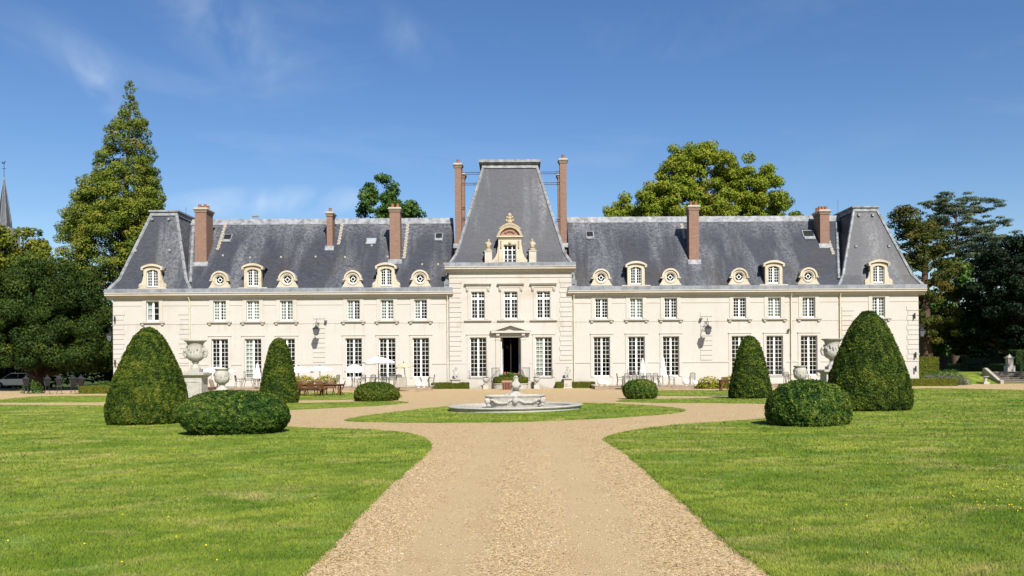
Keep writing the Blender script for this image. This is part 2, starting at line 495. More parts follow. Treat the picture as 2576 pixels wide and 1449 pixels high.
def glass(name):
    m, n, l, b = new_mat(name)
    n.remove(b)
    o = n['Material Output']
    tr = n.new('ShaderNodeBsdfTransparent'); tr.inputs[0].default_value = (0.82, 0.86, 0.84, 1)
    gl = n.new('ShaderNodeBsdfGlossy'); gl.inputs['Roughness'].default_value = 0.02; gl.inputs[0].default_value = (1, 1, 1, 1)
    fr = n.new('ShaderNodeFresnel'); fr.inputs[0].default_value = 1.28
    mx = n.new('ShaderNodeMixShader')
    l.new(fr.outputs[0], mx.inputs[0]); l.new(tr.outputs[0], mx.inputs[1]); l.new(gl.outputs[0], mx.inputs[2])
    l.new(mx.outputs[0], o.inputs[0])
    return m
M['glass'] = glass('window_glass')
M['lantern_glass'] = plain('frosted_lantern_glass', (0.09, 0.10, 0.115), 0.15, 0.5, 0.0, 0.1, 4.0)
M['dark_glass'] = plain('dark_skylight_glass', (0.012, 0.013, 0.016), 0.08, 0.5, 0.0, 0.1, 4.0)
M['pale_glass'] = plain('pale_skylight_glass', (0.30, 0.32, 0.35), 0.2, 0.5, 0.0, 0.1, 4.0)

def foliage(name, stops, trans=0.22, rough=0.6, spec=0.12):
    m, n, l, b = new_mat(name)
    setp(b, stops[0][1], rough, spec)
    a = n.new('ShaderNodeAttribute'); a.attribute_name = 'tone'
    r = ramp(n, stops)
    l.new(a.outputs['Fac'], r.inputs[0])
    l.new(r.outputs[0], b.inputs['Base Color'])
    tr = n.new('ShaderNodeBsdfTranslucent'); l.new(r.outputs[0], tr.inputs[0])
    mx = n.new('ShaderNodeMixShader'); mx.inputs[0].default_value = trans
    l.new(b.outputs[0], mx.inputs[1]); l.new(tr.outputs[0], mx.inputs[2])
    l.new(mx.outputs[0], n['Material Output'].inputs[0])
    return m
M['yew_clip'] = foliage('clipped_yew', [(0, (0.01, 0.023, 0.003)), (0.4, (0.04, 0.073, 0.008)), (0.8, (0.1, 0.132, 0.012)), (1, (0.17, 0.145, 0.02))], 0.1)
M['box_clip'] = foliage('clipped_box', [(0, (0.009, 0.026, 0.005)), (0.45, (0.038, 0.086, 0.012)), (0.85, (0.115, 0.16, 0.02)), (1, (0.21, 0.185, 0.035))], 0.1)
M['hedge'] = foliage('yellow_green_hedge', [(0, (0.0423, 0.069, 0.0069)), (0.5, (0.1328, 0.1437, 0.0155)), (1, (0.2415, 0.1955, 0.0259))], 0.2)
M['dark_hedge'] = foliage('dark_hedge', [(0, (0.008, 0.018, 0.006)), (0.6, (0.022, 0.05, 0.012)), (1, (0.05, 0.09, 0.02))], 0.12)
M['sequoia'] = foliage('sequoia_needles', [(0, (0.026, 0.05, 0.008)), (0.45, (0.092, 0.135, 0.014)), (0.8, (0.18, 0.195, 0.022)), (1, (0.23, 0.14, 0.022))], 0.1)
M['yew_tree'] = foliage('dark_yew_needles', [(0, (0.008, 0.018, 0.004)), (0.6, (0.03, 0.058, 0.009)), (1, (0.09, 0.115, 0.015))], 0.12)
M['chestnut'] = foliage('chestnut_leaves', [(0, (0.04, 0.065, 0.008)), (0.5, (0.12, 0.15, 0.016)), (1, (0.22, 0.2, 0.03))], 0.25)
M['plane'] = foliage('plane_leaves', [(0, (0.07, 0.115, 0.011)), (0.5, (0.18, 0.235, 0.02)), (0.85, (0.28, 0.275, 0.03)), (1, (0.3, 0.2, 0.03))], 0.22)
M['oak'] = foliage('green_oak_leaves', [(0, (0.02, 0.05, 0.01)), (0.6, (0.06, 0.125, 0.02)), (1, (0.13, 0.17, 0.03))], 0.15)
M['pine'] = foliage('brown_green_pine', [(0, (0.022, 0.036, 0.008)), (0.5, (0.065, 0.08, 0.012)), (0.85, (0.13, 0.095, 0.018)), (1, (0.17, 0.09, 0.02))], 0.15)
M['cedar'] = foliage('blue_green_cedar', [(0, (0.03, 0.05, 0.03)), (0.6, (0.095, 0.13, 0.075)), (1, (0.17, 0.18, 0.09))], 0.15)
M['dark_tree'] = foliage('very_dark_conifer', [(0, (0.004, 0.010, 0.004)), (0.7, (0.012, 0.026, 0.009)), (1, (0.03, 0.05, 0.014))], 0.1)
M['lavender'] = foliage('grey_green_lavender', [(0, (0.0756, 0.096, 0.054)), (1, (0.2016, 0.216, 0.132))], 0.2)
M['ornamental'] = foliage('yellow_flowering_plant', [(0, (0.06, 0.10, 0.012)), (0.5, (0.22, 0.22, 0.02)), (1, (0.55, 0.40, 0.02))], 0.25)

def grass_col(n, l):
    """lawn colour from place: fresh, deep and dry patches"""
    p = pos(n)
    a = noise(n, l, mapping(n, l, p, (0.6, 0.9, 1), (0, 0, 0.4)), 0.55, 5, 0.6, 0.5)
    a2 = noise(n, l, mapping(n, l, p, (0.7, 1.0, 1), (0, 0, -0.5)), 1.7, 6, 0.7, 0.8)
    d = noise(n, l, mapping(n, l, p, (0.55, 1.0, 1), (0, 0, 0.5)), 0.75, 8, 0.72, 0.9)
    g = noise(n, l, mapping(n, l, p, (0.8, 0.9, 1)), 0.95, 5, 0.65)
    e = noise(n, l, p, 4.5, 5, 0.7)
    c = mixc(n, l, mrange(n, l, a.outputs['Fac'], 0.35, 0.65), (0.118, 0.190, 0.013), (0.285, 0.32, 0.045))
    c = mixc(n, l, mrange(n, l, a2.outputs['Fac'], 0.45, 0.62, 0, 0.8), c, (0.075, 0.145, 0.009))
    c = mixc(n, l, mrange(n, l, g.outputs['Fac'], 0.56, 0.70, 0, 0.55), c, (0.185, 0.30, 0.075))
    c = mixc(n, l, mrange(n, l, d.outputs['Fac'], 0.52, 0.68, 0, 0.85), c, (0.40, 0.34, 0.115))
    c = mixc(n, l, mrange(n, l, e.outputs['Fac'], 0.52, 0.75, 0, 0.4), c, (0.075, 0.130, 0.010))
    return c, e
def lawn_mat():
    m, n, l, b = new_mat('lawn_turf')
    setp(b, (0.1, 0.2, 0.03), 0.8, 0.15)
    c, e = grass_col(n, l)
    f = noise(n, l, pos(n), 60, 4, 0.7)
    c = mixc(n, l, mrange(n, l, f.outputs['Fac'], 0.4, 0.7, 0, 0.5), c, (0.045, 0.085, 0.012))
    l.new(c, b.inputs['Base Color'])
    bump(n, l, b, f.outputs['Fac'], 0.7, 0.03)
    return m
def blade_mat():
    m, n, l, b = new_mat('grass_blades')
    setp(b, (0.1, 0.2, 0.03), 0.5, 0.2)
    c, e = grass_col(n, l)
    a = n.new('ShaderNodeAttribute'); a.attribute_name = 'tone'
    r = ramp(n, [(0, (0.55, 0.6, 0.5)), (0.5, (0.95, 1.0, 0.9)), (0.86, (1.25, 1.2, 1.15)), (1, (1.6, 1.3, 2.0))])
    l.new(a.outputs['Fac'], r.inputs[0])
    c = mixc(n, l, 1.0, c, r.outputs[0], 'MULTIPLY')
    l.new(c, b.inputs['Base Color'])
    # blades of a mown lawn shade like the turf they make up: normals lean towards the sky
    ge = n.new('ShaderNodeNewGeometry')
    vm = n.new('ShaderNodeVectorMath'); vm.operation = 'MULTIPLY_ADD'
    vm.inputs[1].default_value = (0.45, 0.45, 0.3); vm.inputs[2].default_value = (0, 0, 0.75)
    l.new(ge.outputs['Normal'], vm.inputs[0])
    vn = n.new('ShaderNodeVectorMath'); vn.operation = 'NORMALIZE'; l.new(vm.outputs[0], vn.inputs[0])
    l.new(vn.outputs[0], b.inputs['Normal'])
    tr = n.new('ShaderNodeBsdfTranslucent'); l.new(c, tr.inputs[0])
    mx = n.new('ShaderNodeMixShader'); mx.inputs[0].default_value = 0.15
    l.new(b.outputs[0], mx.inputs[1]); l.new(tr.outputs[0], mx.inputs[2])
    l.new(mx.outputs[0], n['Material Output'].inputs[0])
    return m
M['lawn'] = lawn_mat(); M['blade'] = blade_mat()
def gravel_mat():
    m, n, l, b = new_mat('honey_gravel')
    setp(b, (0.45, 0.35, 0.23), 0.85, 0.15)
    p = pos(n)
    sx = n.new('ShaderNodeSeparateXYZ'); l.new(p, sx.inputs[0])
    v = n.new('ShaderNodeTexVoronoi'); v.inputs['Scale'].default_value = 52; l.new(p, v.inputs['Vector'])
    hs = n.new('ShaderNodeSeparateColor'); l.new(v.outputs['Color'], hs.inputs[0])
    r = ramp(n, [(0, (0.13, 0.075, 0.03)), (0.22, (0.33, 0.215, 0.095)), (0.55, (0.50, 0.36, 0.18)), (0.85, (0.60, 0.46, 0.26)), (1, (0.70, 0.60, 0.42))])
    l.new(hs.outputs[0], r.inputs[0])
    # packed wheel tracks: finer, greyer; loose heaps between and beside them
    wob = noise(n, l, mapping(n, l, p, (0.3, 0.12, 1)), 1.0, 3)
    xx = mathn(n, l, 'ABSOLUTE', mathn(n, l, 'ADD', sx.outputs[0], mrange(n, l, wob.outputs['Fac'], 0, 1, -0.5, 0.5)))
    tr = mathn(n, l, 'ABSOLUTE', mathn(n, l, 'SUBTRACT', xx, 0.85))
    tf = mathn(n, l, 'MULTIPLY', mrange(n, l, tr, 0.75, 0.1), mrange(n, l, sx.outputs[1], 30, 20))
    big = noise(n, l, p, 0.5, 6, 0.65)
    pk = mathn(n, l, 'ADD', mathn(n, l, 'MULTIPLY', tf, 0.95), mrange(n, l, big.outputs['Fac'], 0.48, 0.7, 0, 0.55), True)
    fine = noise(n, l, p, 110, 4, 0.8)
    packed = mixc(n, l, mrange(n, l, fine.outputs['Fac'], 0.3, 0.7), (0.38, 0.27, 0.135), (0.56, 0.425, 0.245))
    c = mixc(n, l, pk, r.outputs[0], packed)
    t2 = noise(n, l, mapping(n, l, p, (1.1, 0.5, 1)), 1.3, 6, 0.7)
    c = mixc(n, l, mrange(n, l, t2.outputs['Fac'], 0.5, 0.75, 0, 0.4), c, (0.36, 0.235, 0.105))
    l.new(c, b.inputs['Base Color'])
    h = mathn(n, l, 'ADD', mathn(n, l, 'MULTIPLY', v.outputs['Distance'], -0.6), mathn(n, l, 'MULTIPLY', fine.outputs['Fac'], 0.35))
    bump(n, l, b, h, 0.75, 0.03)
    return m
M['gravel'] = gravel_mat()
def pebble_mat():
    m, n, l, b = new_mat('pebbles')
    setp(b, (0.5, 0.4, 0.3), 0.7, 0.2)
    a = n.new('ShaderNodeAttribute'); a.attribute_name = 'tone'
    r = ramp(n, [(0, (0.10, 0.055, 0.022)), (0.3, (0.36, 0.23, 0.10)), (0.75, (0.52, 0.38, 0.20)), (1, (0.56, 0.46, 0.30))])
    l.new(a.outputs['Fac'], r.inputs[0]); l.new(r.outputs[0], b.inputs['Base Color'])
    return m
M['pebble'] = pebble_mat()
M['far_ground'] = plain('rough_grass_ground', (0.055, 0.075, 0.022), 0.9, 0.1, 0.0, 0.35, 0.2)

# ================================================================== ground, gravel, lawns
def sheet(name, poly, lift, mat, step=2.0, skirt=0.0, kind='structure'):
    """flat polygon draped over the ground; skirt = depth of the cut edge"""
    bm = bmesh.new()
    vs = [bm.verts.new((x, y, 0)) for x, y in poly]
    bm.faces.new(vs)
    xs = [p[0] for p in poly]; ys = [p[1] for p in poly]
    for y in np.arange(math.ceil(min(ys) / step) * step, max(ys), step):
        if y > 72 and y % 12: continue
        bmesh.ops.bisect_plane(bm, geom=bm.verts[:] + bm.edges[:] + bm.faces[:], plane_co=(0, y, 0), plane_no=(0, 1, 0))
    for x in (-60, -30, -15, 15, 30, 60):
        if min(xs) < x < max(xs):
            bmesh.ops.bisect_plane(bm, geom=bm.verts[:] + bm.edges[:] + bm.faces[:], plane_co=(x, 0, 0), plane_no=(1, 0, 0))
    for v in bm.verts: v.co.z = gz(v.co.x, v.co.y) + lift
    if skirt:
        be = [e for e in bm.edges if e.is_boundary]
        r = bmesh.ops.extrude_edge_only(bm, edges=be)
        for v in [g for g in r['geom'] if isinstance(g, bmesh.types.BMVert)]: v.co.z -= skirt
    bmesh.ops.triangulate(bm, faces=bm.faces[:])
    bmesh.ops.recalc_face_normals(bm, faces=bm.faces[:])
    if sum(f.normal.z for f in bm.faces) < 0:
        bmesh.ops.reverse_faces(bm, faces=bm.faces[:])
    me = bpy.data.meshes.new(name); bm.to_mesh(me); bm.free()
    me.materials.append(mat)
    o = link(name, me)
    return tag(o, kind=kind)
sheet('ground', [(-2500, -400), (2500, -400), (2500, 3500), (-2500, 3500)], -0.12, M['far_ground'], 6.0)
sheet('gravel_court', [(-75, -15), (75, -15), (75, 86), (-75, 86)], 0.0, M['gravel'])

def smooth_poly(pts, n=6, closed=False):
    """Catmull-Rom through the points"""
    P = [np.array(p, float) for p in pts]; out = []
    m = len(P)
    for i in range(m if closed else m - 1):
        p0 = P[(i - 1) % m] if closed or i > 0 else P[i]
        p1, p2 = P[i], P[(i + 1) % m]
        p3 = P[(i + 2) % m] if closed or i + 2 < m else p2
        for k in range(n):
            t = k / n
            out.append(0.5 * ((2 * p1) + (-p0 + p2) * t + (2 * p0 - 5 * p1 + 4 * p2 - p3) * t * t + (-p0 + 3 * p1 - 3 * p2 + p3) * t ** 3))
    if not closed: out.append(P[-1])
    return out
def ragged(pts, amp):
    return [(p[0] + rng.normal() * amp, p[1] + rng.normal() * amp) for p in pts]
def gpl(*px): return [tuple(gp(x, y)[:2]) for x, y in px]

# left lawn: its edge along the drive, round the bend and back along the ring
left_edge = gpl((755, 1449), (852, 1354), (962, 1238), (1040, 1169), (1074, 1137), (1081, 1118), (1062, 1102), (1005, 1088), (900, 1081), (790, 1078), (700, 1073), (600, 1062), (490, 1043), (390, 1027), (275, 1021), (100, 1019.5), (-60, 1019))
le = ragged(smooth_poly(left_edge, 7), 0.012)
p0, p1 = left_edge[0], left_edge[1]
ext = (p0[0] - (p1[0] - p0[0]) * 2.6, p0[1] - (p1[1] - p0[1]) * 2.6)
lawn_polys = {}
lawn_polys['left'] = [ext] + le + [(-62, le[-1][1] - 0.5), (-62, -8), (ext[0] - 3, -8)]
right_edge = gpl((1945, 1449), (1852, 1384), (1752, 1292), (1652, 1207), (1572, 1139), (1535, 1116), (1523, 1105), (1552, 1093), (1640, 1077), (1760, 1065.5), (1930, 1054.5), (2010, 1046), (2040, 1036), (2010, 1024), (1938, 1016.5), (1800, 1014.2), (1650, 1013.5), (1550, 1010))
re_ = ragged(smooth_poly(right_edge, 7), 0.012)
p0, p1 = right_edge[0], right_edge[1]
extr = (p0[0] - (p1[0] - p0[0]) * 2.6, p0[1] - (p1[1] - p0[1]) * 2.6)
top_r = gpl((1570, 1006.5), (1700, 1003.5), (1840, 1002), (1990, 1001), (2040, 999), (1990, 996.8), (1840, 996.5), (1652, 996.0), (1600, 990), (1652, 983), (1840, 982), (2060, 981), (2290, 977), (2440, 979), (2580, 982), (2700, 985))
tr_ = ragged(smooth_poly(top_r, 5), 0.02)
lawn_polys['right'] = [extr] + re_ + tr_ + [(62, tr_[-1][1] - 1), (62, -8), (extr[0] + 3, -8)]
strip_l = gpl((1024, 1014), (990, 1018), (941, 1021.5), (830, 1027), (726, 1031.5), (600, 1033), (480, 1026), (420, 1020.5), (480, 1017), (726, 1015), (860, 1012), (1000, 1010.5))
lawn_polys['inner_left'] = ragged(smooth_poly(strip_l, 6, True), 0.02)
far_l = gpl((-60, 1013), (280, 1012.2), (560, 1009.5), (860, 1006), (985, 1003.5), (1010, 998), (985, 991), (860, 988), (560, 992), (280, 995.5), (105, 997.5), (0, 1005.5), (-60, 1008))
lawn_polys['far_left'] = ragged(smooth_poly(far_l, 5, True), 0.02)
disc = gpl((868, 1057.5), (905, 1049), (985, 1038.5), (1090, 1026.5), (1200, 1019), (1300, 1016), (1420, 1014.5), (1540, 1016), (1640, 1022), (1705, 1028), (1722, 1033.5), (1690, 1040.5), (1600, 1048), (1480, 1055), (1330, 1061), (1190, 1063.5), (1060, 1063.5), (960, 1062.5), (900, 1061))
lawn_polys['disc'] = ragged(smooth_poly(disc, 6, True), 0.02)
for k, poly in lawn_polys.items():
    sheet('lawn', poly, 0.016, M['lawn'], 2.0, 0.03)

def inside(poly, X, Y):
    px = np.array([p[0] for p in poly]); py = np.array([p[1] for p in poly])
    res = np.zeros(len(X), bool)
    j = len(px) - 1
    for i in range(len(px)):
        c = ((py[i] > Y) != (py[j] > Y)) & (X < (px[j] - px[i]) * (Y - py[i]) / (py[j] - py[i] + 1e-12) + px[i])
        res ^= c; j = i
    return res
def gz_np(X, Y):
    t = np.clip((Y - 42) / 24, 0, 1); t = t * t * (3 - 2 * t)
    return 0.0135 * (1 - t) * np.clip(X, -60, 60)
topiary_feet = []            # filled below before grass is sown
def sow_grass():
    Ps, hs, ws = [], [], []
    for y0, y1, dens, h, w in ((5.5, 9, 4200, .036, .0040), (9, 12, 3000, .037, .0050), (12, 17, 1600, .038, .0070), (17, 24, 700, .038, .011), (24, 34, 280, .038, .018), (34, 48, 100, .038, .03), (48, 66, 32, .036, .05)):
        for k, poly in lawn_polys.items():
            xs = [p[0] for p in poly]
            a, b = max(min(xs), -0.68 * y1), min(max(xs), 0.68 * y1)
            if b <= a: continue
            n = int((b - a) * (y1 - y0) * dens)
            X = rng.uniform(a, b, n); Y = rng.uniform(y0, y1, n)
            ok = inside(poly, X, Y) & (np.abs(X) < 0.68 * Y)
            X, Y = X[ok], Y[ok]
            Ps.append(np.stack([X, Y, gz_np(X, Y) + 0.012], 1))
            hs.append(np.full(len(X), h)); ws.append(np.full(len(X), w))
    for k, poly in lawn_polys.items():
        for (ax, ay), (bx, by) in zip(poly, poly[1:] + poly[:1]):
            L = math.hypot(bx - ax, by - ay); ym = (ay + by) / 2
            if ym < 5 or ym > 66 or L > 8 or abs((ax + bx) / 2) > .7 * ym: continue
            m = int(L * (420 if ym < 14 else 200 if ym < 25 else 60))
            t = rng.random(m); clump = .5 + .5 * np.sin((ax + t * (bx - ax)) * 9 + 2 * np.sin((ay + t * (by - ay)) * 5))
            off = rng.normal(0, 1, (m, 2)) * (.012 + .03 * clump)[:, None]
            X = ax + t * (bx - ax) + off[:, 0]; Y = ay + t * (by - ay) + off[:, 1]
            Ps.append(np.stack([X, Y, gz_np(X, Y) + 0.003], 1))
            hs.append(np.full(m, .042)); ws.append(np.full(m, .0045 if ym < 14 else .008 if ym < 25 else .02))
    P = np.concatenate(Ps); h = np.concatenate(hs); w = np.concatenate(ws)
    n = len(P)
    # clumpy heights
    cl = 0.5 + 0.5 * np.sin(P[:, 0] * 3.1 + 2 * np.sin(P[:, 1] * 1.7)) * np.sin(P[:, 1] * 2.6 + 1.5 * np.sin(P[:, 0] * 2.3))
    h = h * rng.uniform(0.55, 1.15, n) * (0.75 + 0.5 * cl)
    big = rng.random(n) < 0.0015
    h[big] *= 1.8
    a = rng.uniform(0, 2 * np.pi, n)
    lean = rng.uniform(0.1, 1.1, n) * h
    la = rng.uniform(0, 2 * np.pi, n)
    side = np.stack([np.cos(a), np.sin(a), np.zeros(n)], 1) * (w * rng.uniform(0.6, 1.3, n))[:, None]
    tip = P + np.stack([np.cos(la) * lean, np.sin(la) * lean, h], 1)
    V = np.stack([P - side, P + side, tip], 1).reshape(-1, 3)
    F = np.arange(3 * n).reshape(n, 3)
    tone = np.clip(rng.normal(0.5, 0.2, n), 0, 0.92)
    dry = rng.random(n) < 0.05
    tone[dry] = rng.uniform(0.93, 1.0, dry.sum())
    o = link('grass', np_mesh('grass', V, F, M['blade'], np.repeat(tone, 3)))
    tag(o, 'short mown grass growing over all the lawns', 'grass', None, 'stuff')
    print('grass blades', n)
def scatter_pebbles():
    Ps, sz = [], []
    for y0, y1, dens, s in ((5.5, 9, 800, .0068), (9, 13, 450, .0085), (13, 19, 170, .0105), (19, 28, 30, .014)):
        a, b = -0.5 * y1, 0.5 * y1
        n = int((b - a) * (y1 - y0) * dens)
        X = rng.uniform(a, b, n); Y = rng.uniform(y0, y1, n)
        track = np.abs(np.abs(X - 0.02 * Y) - 0.85) < 0.42
        ok = ~inside(lawn_polys['left'], X, Y) & ~inside(lawn_polys['right'], X, Y) & ~inside(lawn_polys['disc'], X, Y) & (rng.random(n) > np.where(track, 0.75, 0.0))
        X, Y = X[ok], Y[ok]
        Ps.append(np.stack([X, Y, gz_np(X, Y)], 1)); sz.append(np.full(len(X), s))
    P = np.concatenate(Ps); s = np.concatenate(sz) * rng.uniform(0.5, 1.5, len(P))
    n = len(P)
    a = rng.uniform(0, 2 * np.pi, n)
    ring = []
    for k in range(4):
        r = s * rng.uniform(0.6, 1.3, n)
        ring.append(P + np.stack([np.cos(a + k * 1.571) * r, np.sin(a + k * 1.571) * r, np.full(n, 0.0)], 1))
    top = P + np.stack([rng.normal(0, .2, n) * s, rng.normal(0, .2, n) * s, s * rng.uniform(0.6, 1.1, n)], 1)
    V = np.stack(ring + [top], 1).reshape(-1, 3)
    b = np.arange(n)[:, None] * 5
    F = np.concatenate([np.concatenate([b + k, b + (k + 1) % 4, b + 4], 1) for k in range(4)])
    o = link('gravel', np_mesh('gravel', V, F, M['pebble'], np.repeat(rng.random(n), 5)))
    tag(o, 'loose honey coloured stones lying on the drive', 'gravel', None, 'stuff')
sow_grass(); scatter_pebbles()
# dandelions in the turf
def dandelions():
    mb = MB()
    for x0, x1, y0, y1, n in ((20, 700, 1280, 1440, 9), (100, 900, 1150, 1300, 9), (2380, 2570, 1210, 1270, 16), (2450, 2570, 1275, 1295, 10), (1750, 2500, 1140, 1400, 10), (2200, 2560, 1030, 1100, 5)):
        for _ in range(n):
            p = gp(rng.uniform(x0, x1), rng.uniform(y0, y1))
            r = rng.uniform(0.009, 0.015)
            mb.lathe([(0.002, 0.015), (0.002, 0.03), (r, 0.033), (r * 0.6, 0.042)], 6, tuple(p))
    m = plain('dandelion_yellow', (0.62, 0.48, 0.02), 0.7)
    tag(mb.build('dandelions', m), 'small yellow dandelions scattered in the turf', 'flowers', None, 'stuff')
dandelions()
def fallen_leaves():
    n = 150
    X = rng.uniform(-9, 9, n); Y = rng.uniform(7.5, 30, n)
    ok = np.abs(X) < .6 * Y
    X, Y = X[ok], Y[ok]
    P = np.stack([X, Y, gz_np(X, Y) + .035], 1)
    N = np.tile([0, 0, 1.0], (len(X), 1)) + rng.normal(0, .35, (len(X), 3))
    m = foliage('dry_leaf', [(0, (.16, .07, .02)), (.6, (.30, .16, .04)), (1, (.42, .26, .06))], .1)
    tag(link('fallen_leaves', leaf_mesh('fallen_leaves', P, N, .022, m, rng.random(len(X)))), 'dry brown leaves lying on drive and turf', 'leaves', None, 'stuff')
fallen_leaves()

# ================================================================== the house
def FZ(yu): return EYE + (VY - yu) * 74.0 / FPX
HOUSE = empty('chateau', (0, 74, 0), 0, 'long cream stone chateau with slate roofs and a tall central pavilion', 'chateau')
def hb(mb, name, mat, parent=None, smooth=None, loc=(0, 0, 0), rot=(0, 0, 0)):
    return mb.build(name, M[mat] if isinstance(mat, str) else mat, parent or HOUSE, loc, rot, smooth)

XL, XR = -33.55, 34.05
PL, PR = -5.33, 4.95
PY = -0.15                                    # pavilion stands slightly proud
Z_W, Z_WE, Z_P, Z_PE = 7.86, 8.45, 9.90, 10.52
UZ0, UZ1 = 5.79, 7.48                         # upper windows
TZ0, TZ1 = 0.92, 4.27                         # tall windows
up_l = [fx(x) for x in (385, 553.5, 637, 721.5, 890, 974.5, 1059)]
up_r = [fx(x) for x in (1514, 1601.5, 1688, 1861.5, 1949, 2035.5, 2211)]
pav_x = [fx(x) for x in (1203.5, 1286, 1368)]
UW, TW, PW = 0.53, 0.69, 0.56                 # half widths
DOOR = (fx(1259.5), fx(1310.5), 0.86, 4.27)
PZ0, PZ1 = 5.80, 8.10

def wall_grid(mb, x0, x1, z0, z1, y, depth, openings):
    """wall face with real openings and reveals"""
    xs = sorted(set([x0, x1] + [v for o in openings for v in o[:2]]))
    zs = sorted(set([z0, z1] + [v for o in openings for v in o[2:]]))
    for i in range(len(xs) - 1):
        for j in range(len(zs) - 1):
            cx, cz = (xs[i] + xs[i + 1]) / 2, (zs[j] + zs[j + 1]) / 2
            if any(o[0] < cx < o[1] and o[2] < cz < o[3] for o in openings): continue
            a, b, c, d = xs[i], xs[i + 1], zs[j], zs[j + 1]
            mb.add([(a, y, c), (b, y, c), (b, y, d), (a, y, d)], [(0, 1, 2, 3)])
    for a, b, c, d in openings:
        e = y + depth
        mb.add([(a, y, c), (a, e, c), (a, e, d), (a, y, d)], [(0, 1, 2, 3)])
        mb.add([(b, e, c), (b, y, c), (b, y, d), (b, e, d)], [(0, 1, 2, 3)])
        mb.add([(a, y, d), (a, e, d), (b, e, d), (b, y, d)], [(0, 1, 2, 3)])
        mb.add([(a, e, c), (a, y, c), (b, y, c), (b, e, c)], [(0, 1, 2, 3)])
def side_return(mb, x0, x1, y0, y1, z0, z1):
    mb.add([(x0, y0, z0), (x0, y1, z0), (x0, y1, z1), (x0, y0, z1)], [(3, 2, 1, 0)])
    mb.add([(x1, y0, z0), (x1, y1, z0), (x1, y1, z1), (x1, y0, z1)], [(0, 1, 2, 3)])
    mb.add([(x0, y1, z0), (x1, y1, z0), (x1, y1, z1), (x0, y1, z1)], [(3, 2, 1, 0)])
BACK = 12.6
RV = 0.34
opl = [(c - UW, c + UW, UZ0, UZ1) for c in up_l] + [(c - TW, c + TW, TZ0, TZ1) for c in up_l]
opr = [(c - UW, c + UW, UZ0, UZ1) for c in up_r] + [(c - TW, c + TW, TZ0, TZ1) for c in up_r]
mb = MB(); wall_grid(mb, XL, PL, 0, Z_WE, 0, RV, opl); side_return(mb, XL, PL, 0, BACK, 0, Z_WE); hb(mb, 'wall', 'wall')
mb = MB(); wall_grid(mb, PR, XR, 0, Z_WE, 0, RV, opr); side_return(mb, PR, XR, 0, BACK, 0, Z_WE); hb(mb, 'wall', 'wall')
opp = [(c - PW, c + PW, PZ0, PZ1) for c in pav_x] + [(pav_x[i] - TW, pav_x[i] + TW, TZ0, TZ1) for i in (0, 2)] + [DOOR]
mb = MB(); wall_grid(mb, PL, PR, 0, Z_PE, PY, RV, opp); side_return(mb, PL, PR, PY, BACK, 0, Z_PE); hb(mb, 'wall', 'wall')
# dark rooms behind the windows: floors, back wall, ceilings, cross walls
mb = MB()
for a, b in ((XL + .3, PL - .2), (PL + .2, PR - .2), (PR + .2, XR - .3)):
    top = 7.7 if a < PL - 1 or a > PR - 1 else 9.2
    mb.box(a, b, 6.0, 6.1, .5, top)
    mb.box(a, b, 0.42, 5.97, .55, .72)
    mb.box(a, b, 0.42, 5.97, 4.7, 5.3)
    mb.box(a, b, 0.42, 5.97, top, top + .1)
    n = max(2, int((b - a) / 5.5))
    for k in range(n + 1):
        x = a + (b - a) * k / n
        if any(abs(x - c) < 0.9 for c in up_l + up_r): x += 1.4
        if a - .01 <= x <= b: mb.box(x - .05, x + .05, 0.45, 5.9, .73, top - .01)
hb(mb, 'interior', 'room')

# ---- string courses, plinth, cornices
def pieces(x0, x1, holes):
    """intervals of x0..x1 left free by holes"""
    out = []; x = x0
    for a, b in sorted(holes):
        if a > x: out.append((x, min(a, x1)))
        x = max(x, b)
    if x < x1: out.append((x, x1))
    return out
def course(a, b, y0, y1, z0, z1):
    m = MB(); m.box(a, b, y0, y1, z0, z1); hb(m, 'string_course', 'trim')
for a0, a1, cs in ((XL, PL, up_l), (PR, XR, up_r)):
    for a, b in pieces(a0, a1, [(c - .93, c + .93) for c in cs]):
        course(a, b, -.045, .06, 2.06, 2.2); course(a, b, -.04, .06, 0.0, .88); course(a, b, -.025, .06, 5.52, 5.60)
    for a, b in pieces(a0, a1, [(c - .86, c + .86) for c in cs]): course(a, b, -.03, .06, 7.08, 7.16)
for a, b in pieces(PL, PR, [(c - 1.0, c + 1.0) for c in pav_x[::2]] + [(DOOR[0] - .75, DOOR[1] + .75)]):
    course(a, b, PY - .03, PY + .05, 2.06, 2.14); course(a, b, PY - .04, PY + .05, 0.0, .84)
course(PL - .02, PR + .02, PY - .05, PY + .05, 9.28, 9.36)
for a, b in pieces(PL, PR, [(c - 1.1, c + 1.1) for c in pav_x]): course(a, b, PY - .03, PY + .05, 5.56, 5.64)
def cornice(x0, x1, y, zb, name='cornice', ends=(True, True), back=None):
    """moulded stone cornice in profile, carried round"""
    prof = [(y + .1, zb - .16), (y - .06, zb - .16), (y - .1, zb - .04), (y - .26, zb + .02), (y - .30, zb + .10), (y - .50, zb + .12), (y - .50, zb + .24), (y - .57, zb + .28), (y - .57, zb + .34), (y + .1, zb + .34)]
    m = MB(); m.prism_x(prof, x0, x1); return hb(m, name, 'trim')
cornice(XL - .5, PL + .36, 0, 7.80)
cornice(PR - .36, XR + .5, 0, 7.80)
cornice(PL - .32, PR + .32, PY, 9.84)
# return of the cornices along the end walls
for x0, x1 in ((XL - .5, XL + .1), (XR - .1, XR + .5)):
    mb = MB(); mb.box(x0, x1, .11, BACK + .4, 7.92, 8.13); hb(mb, 'cornice', 'trim')
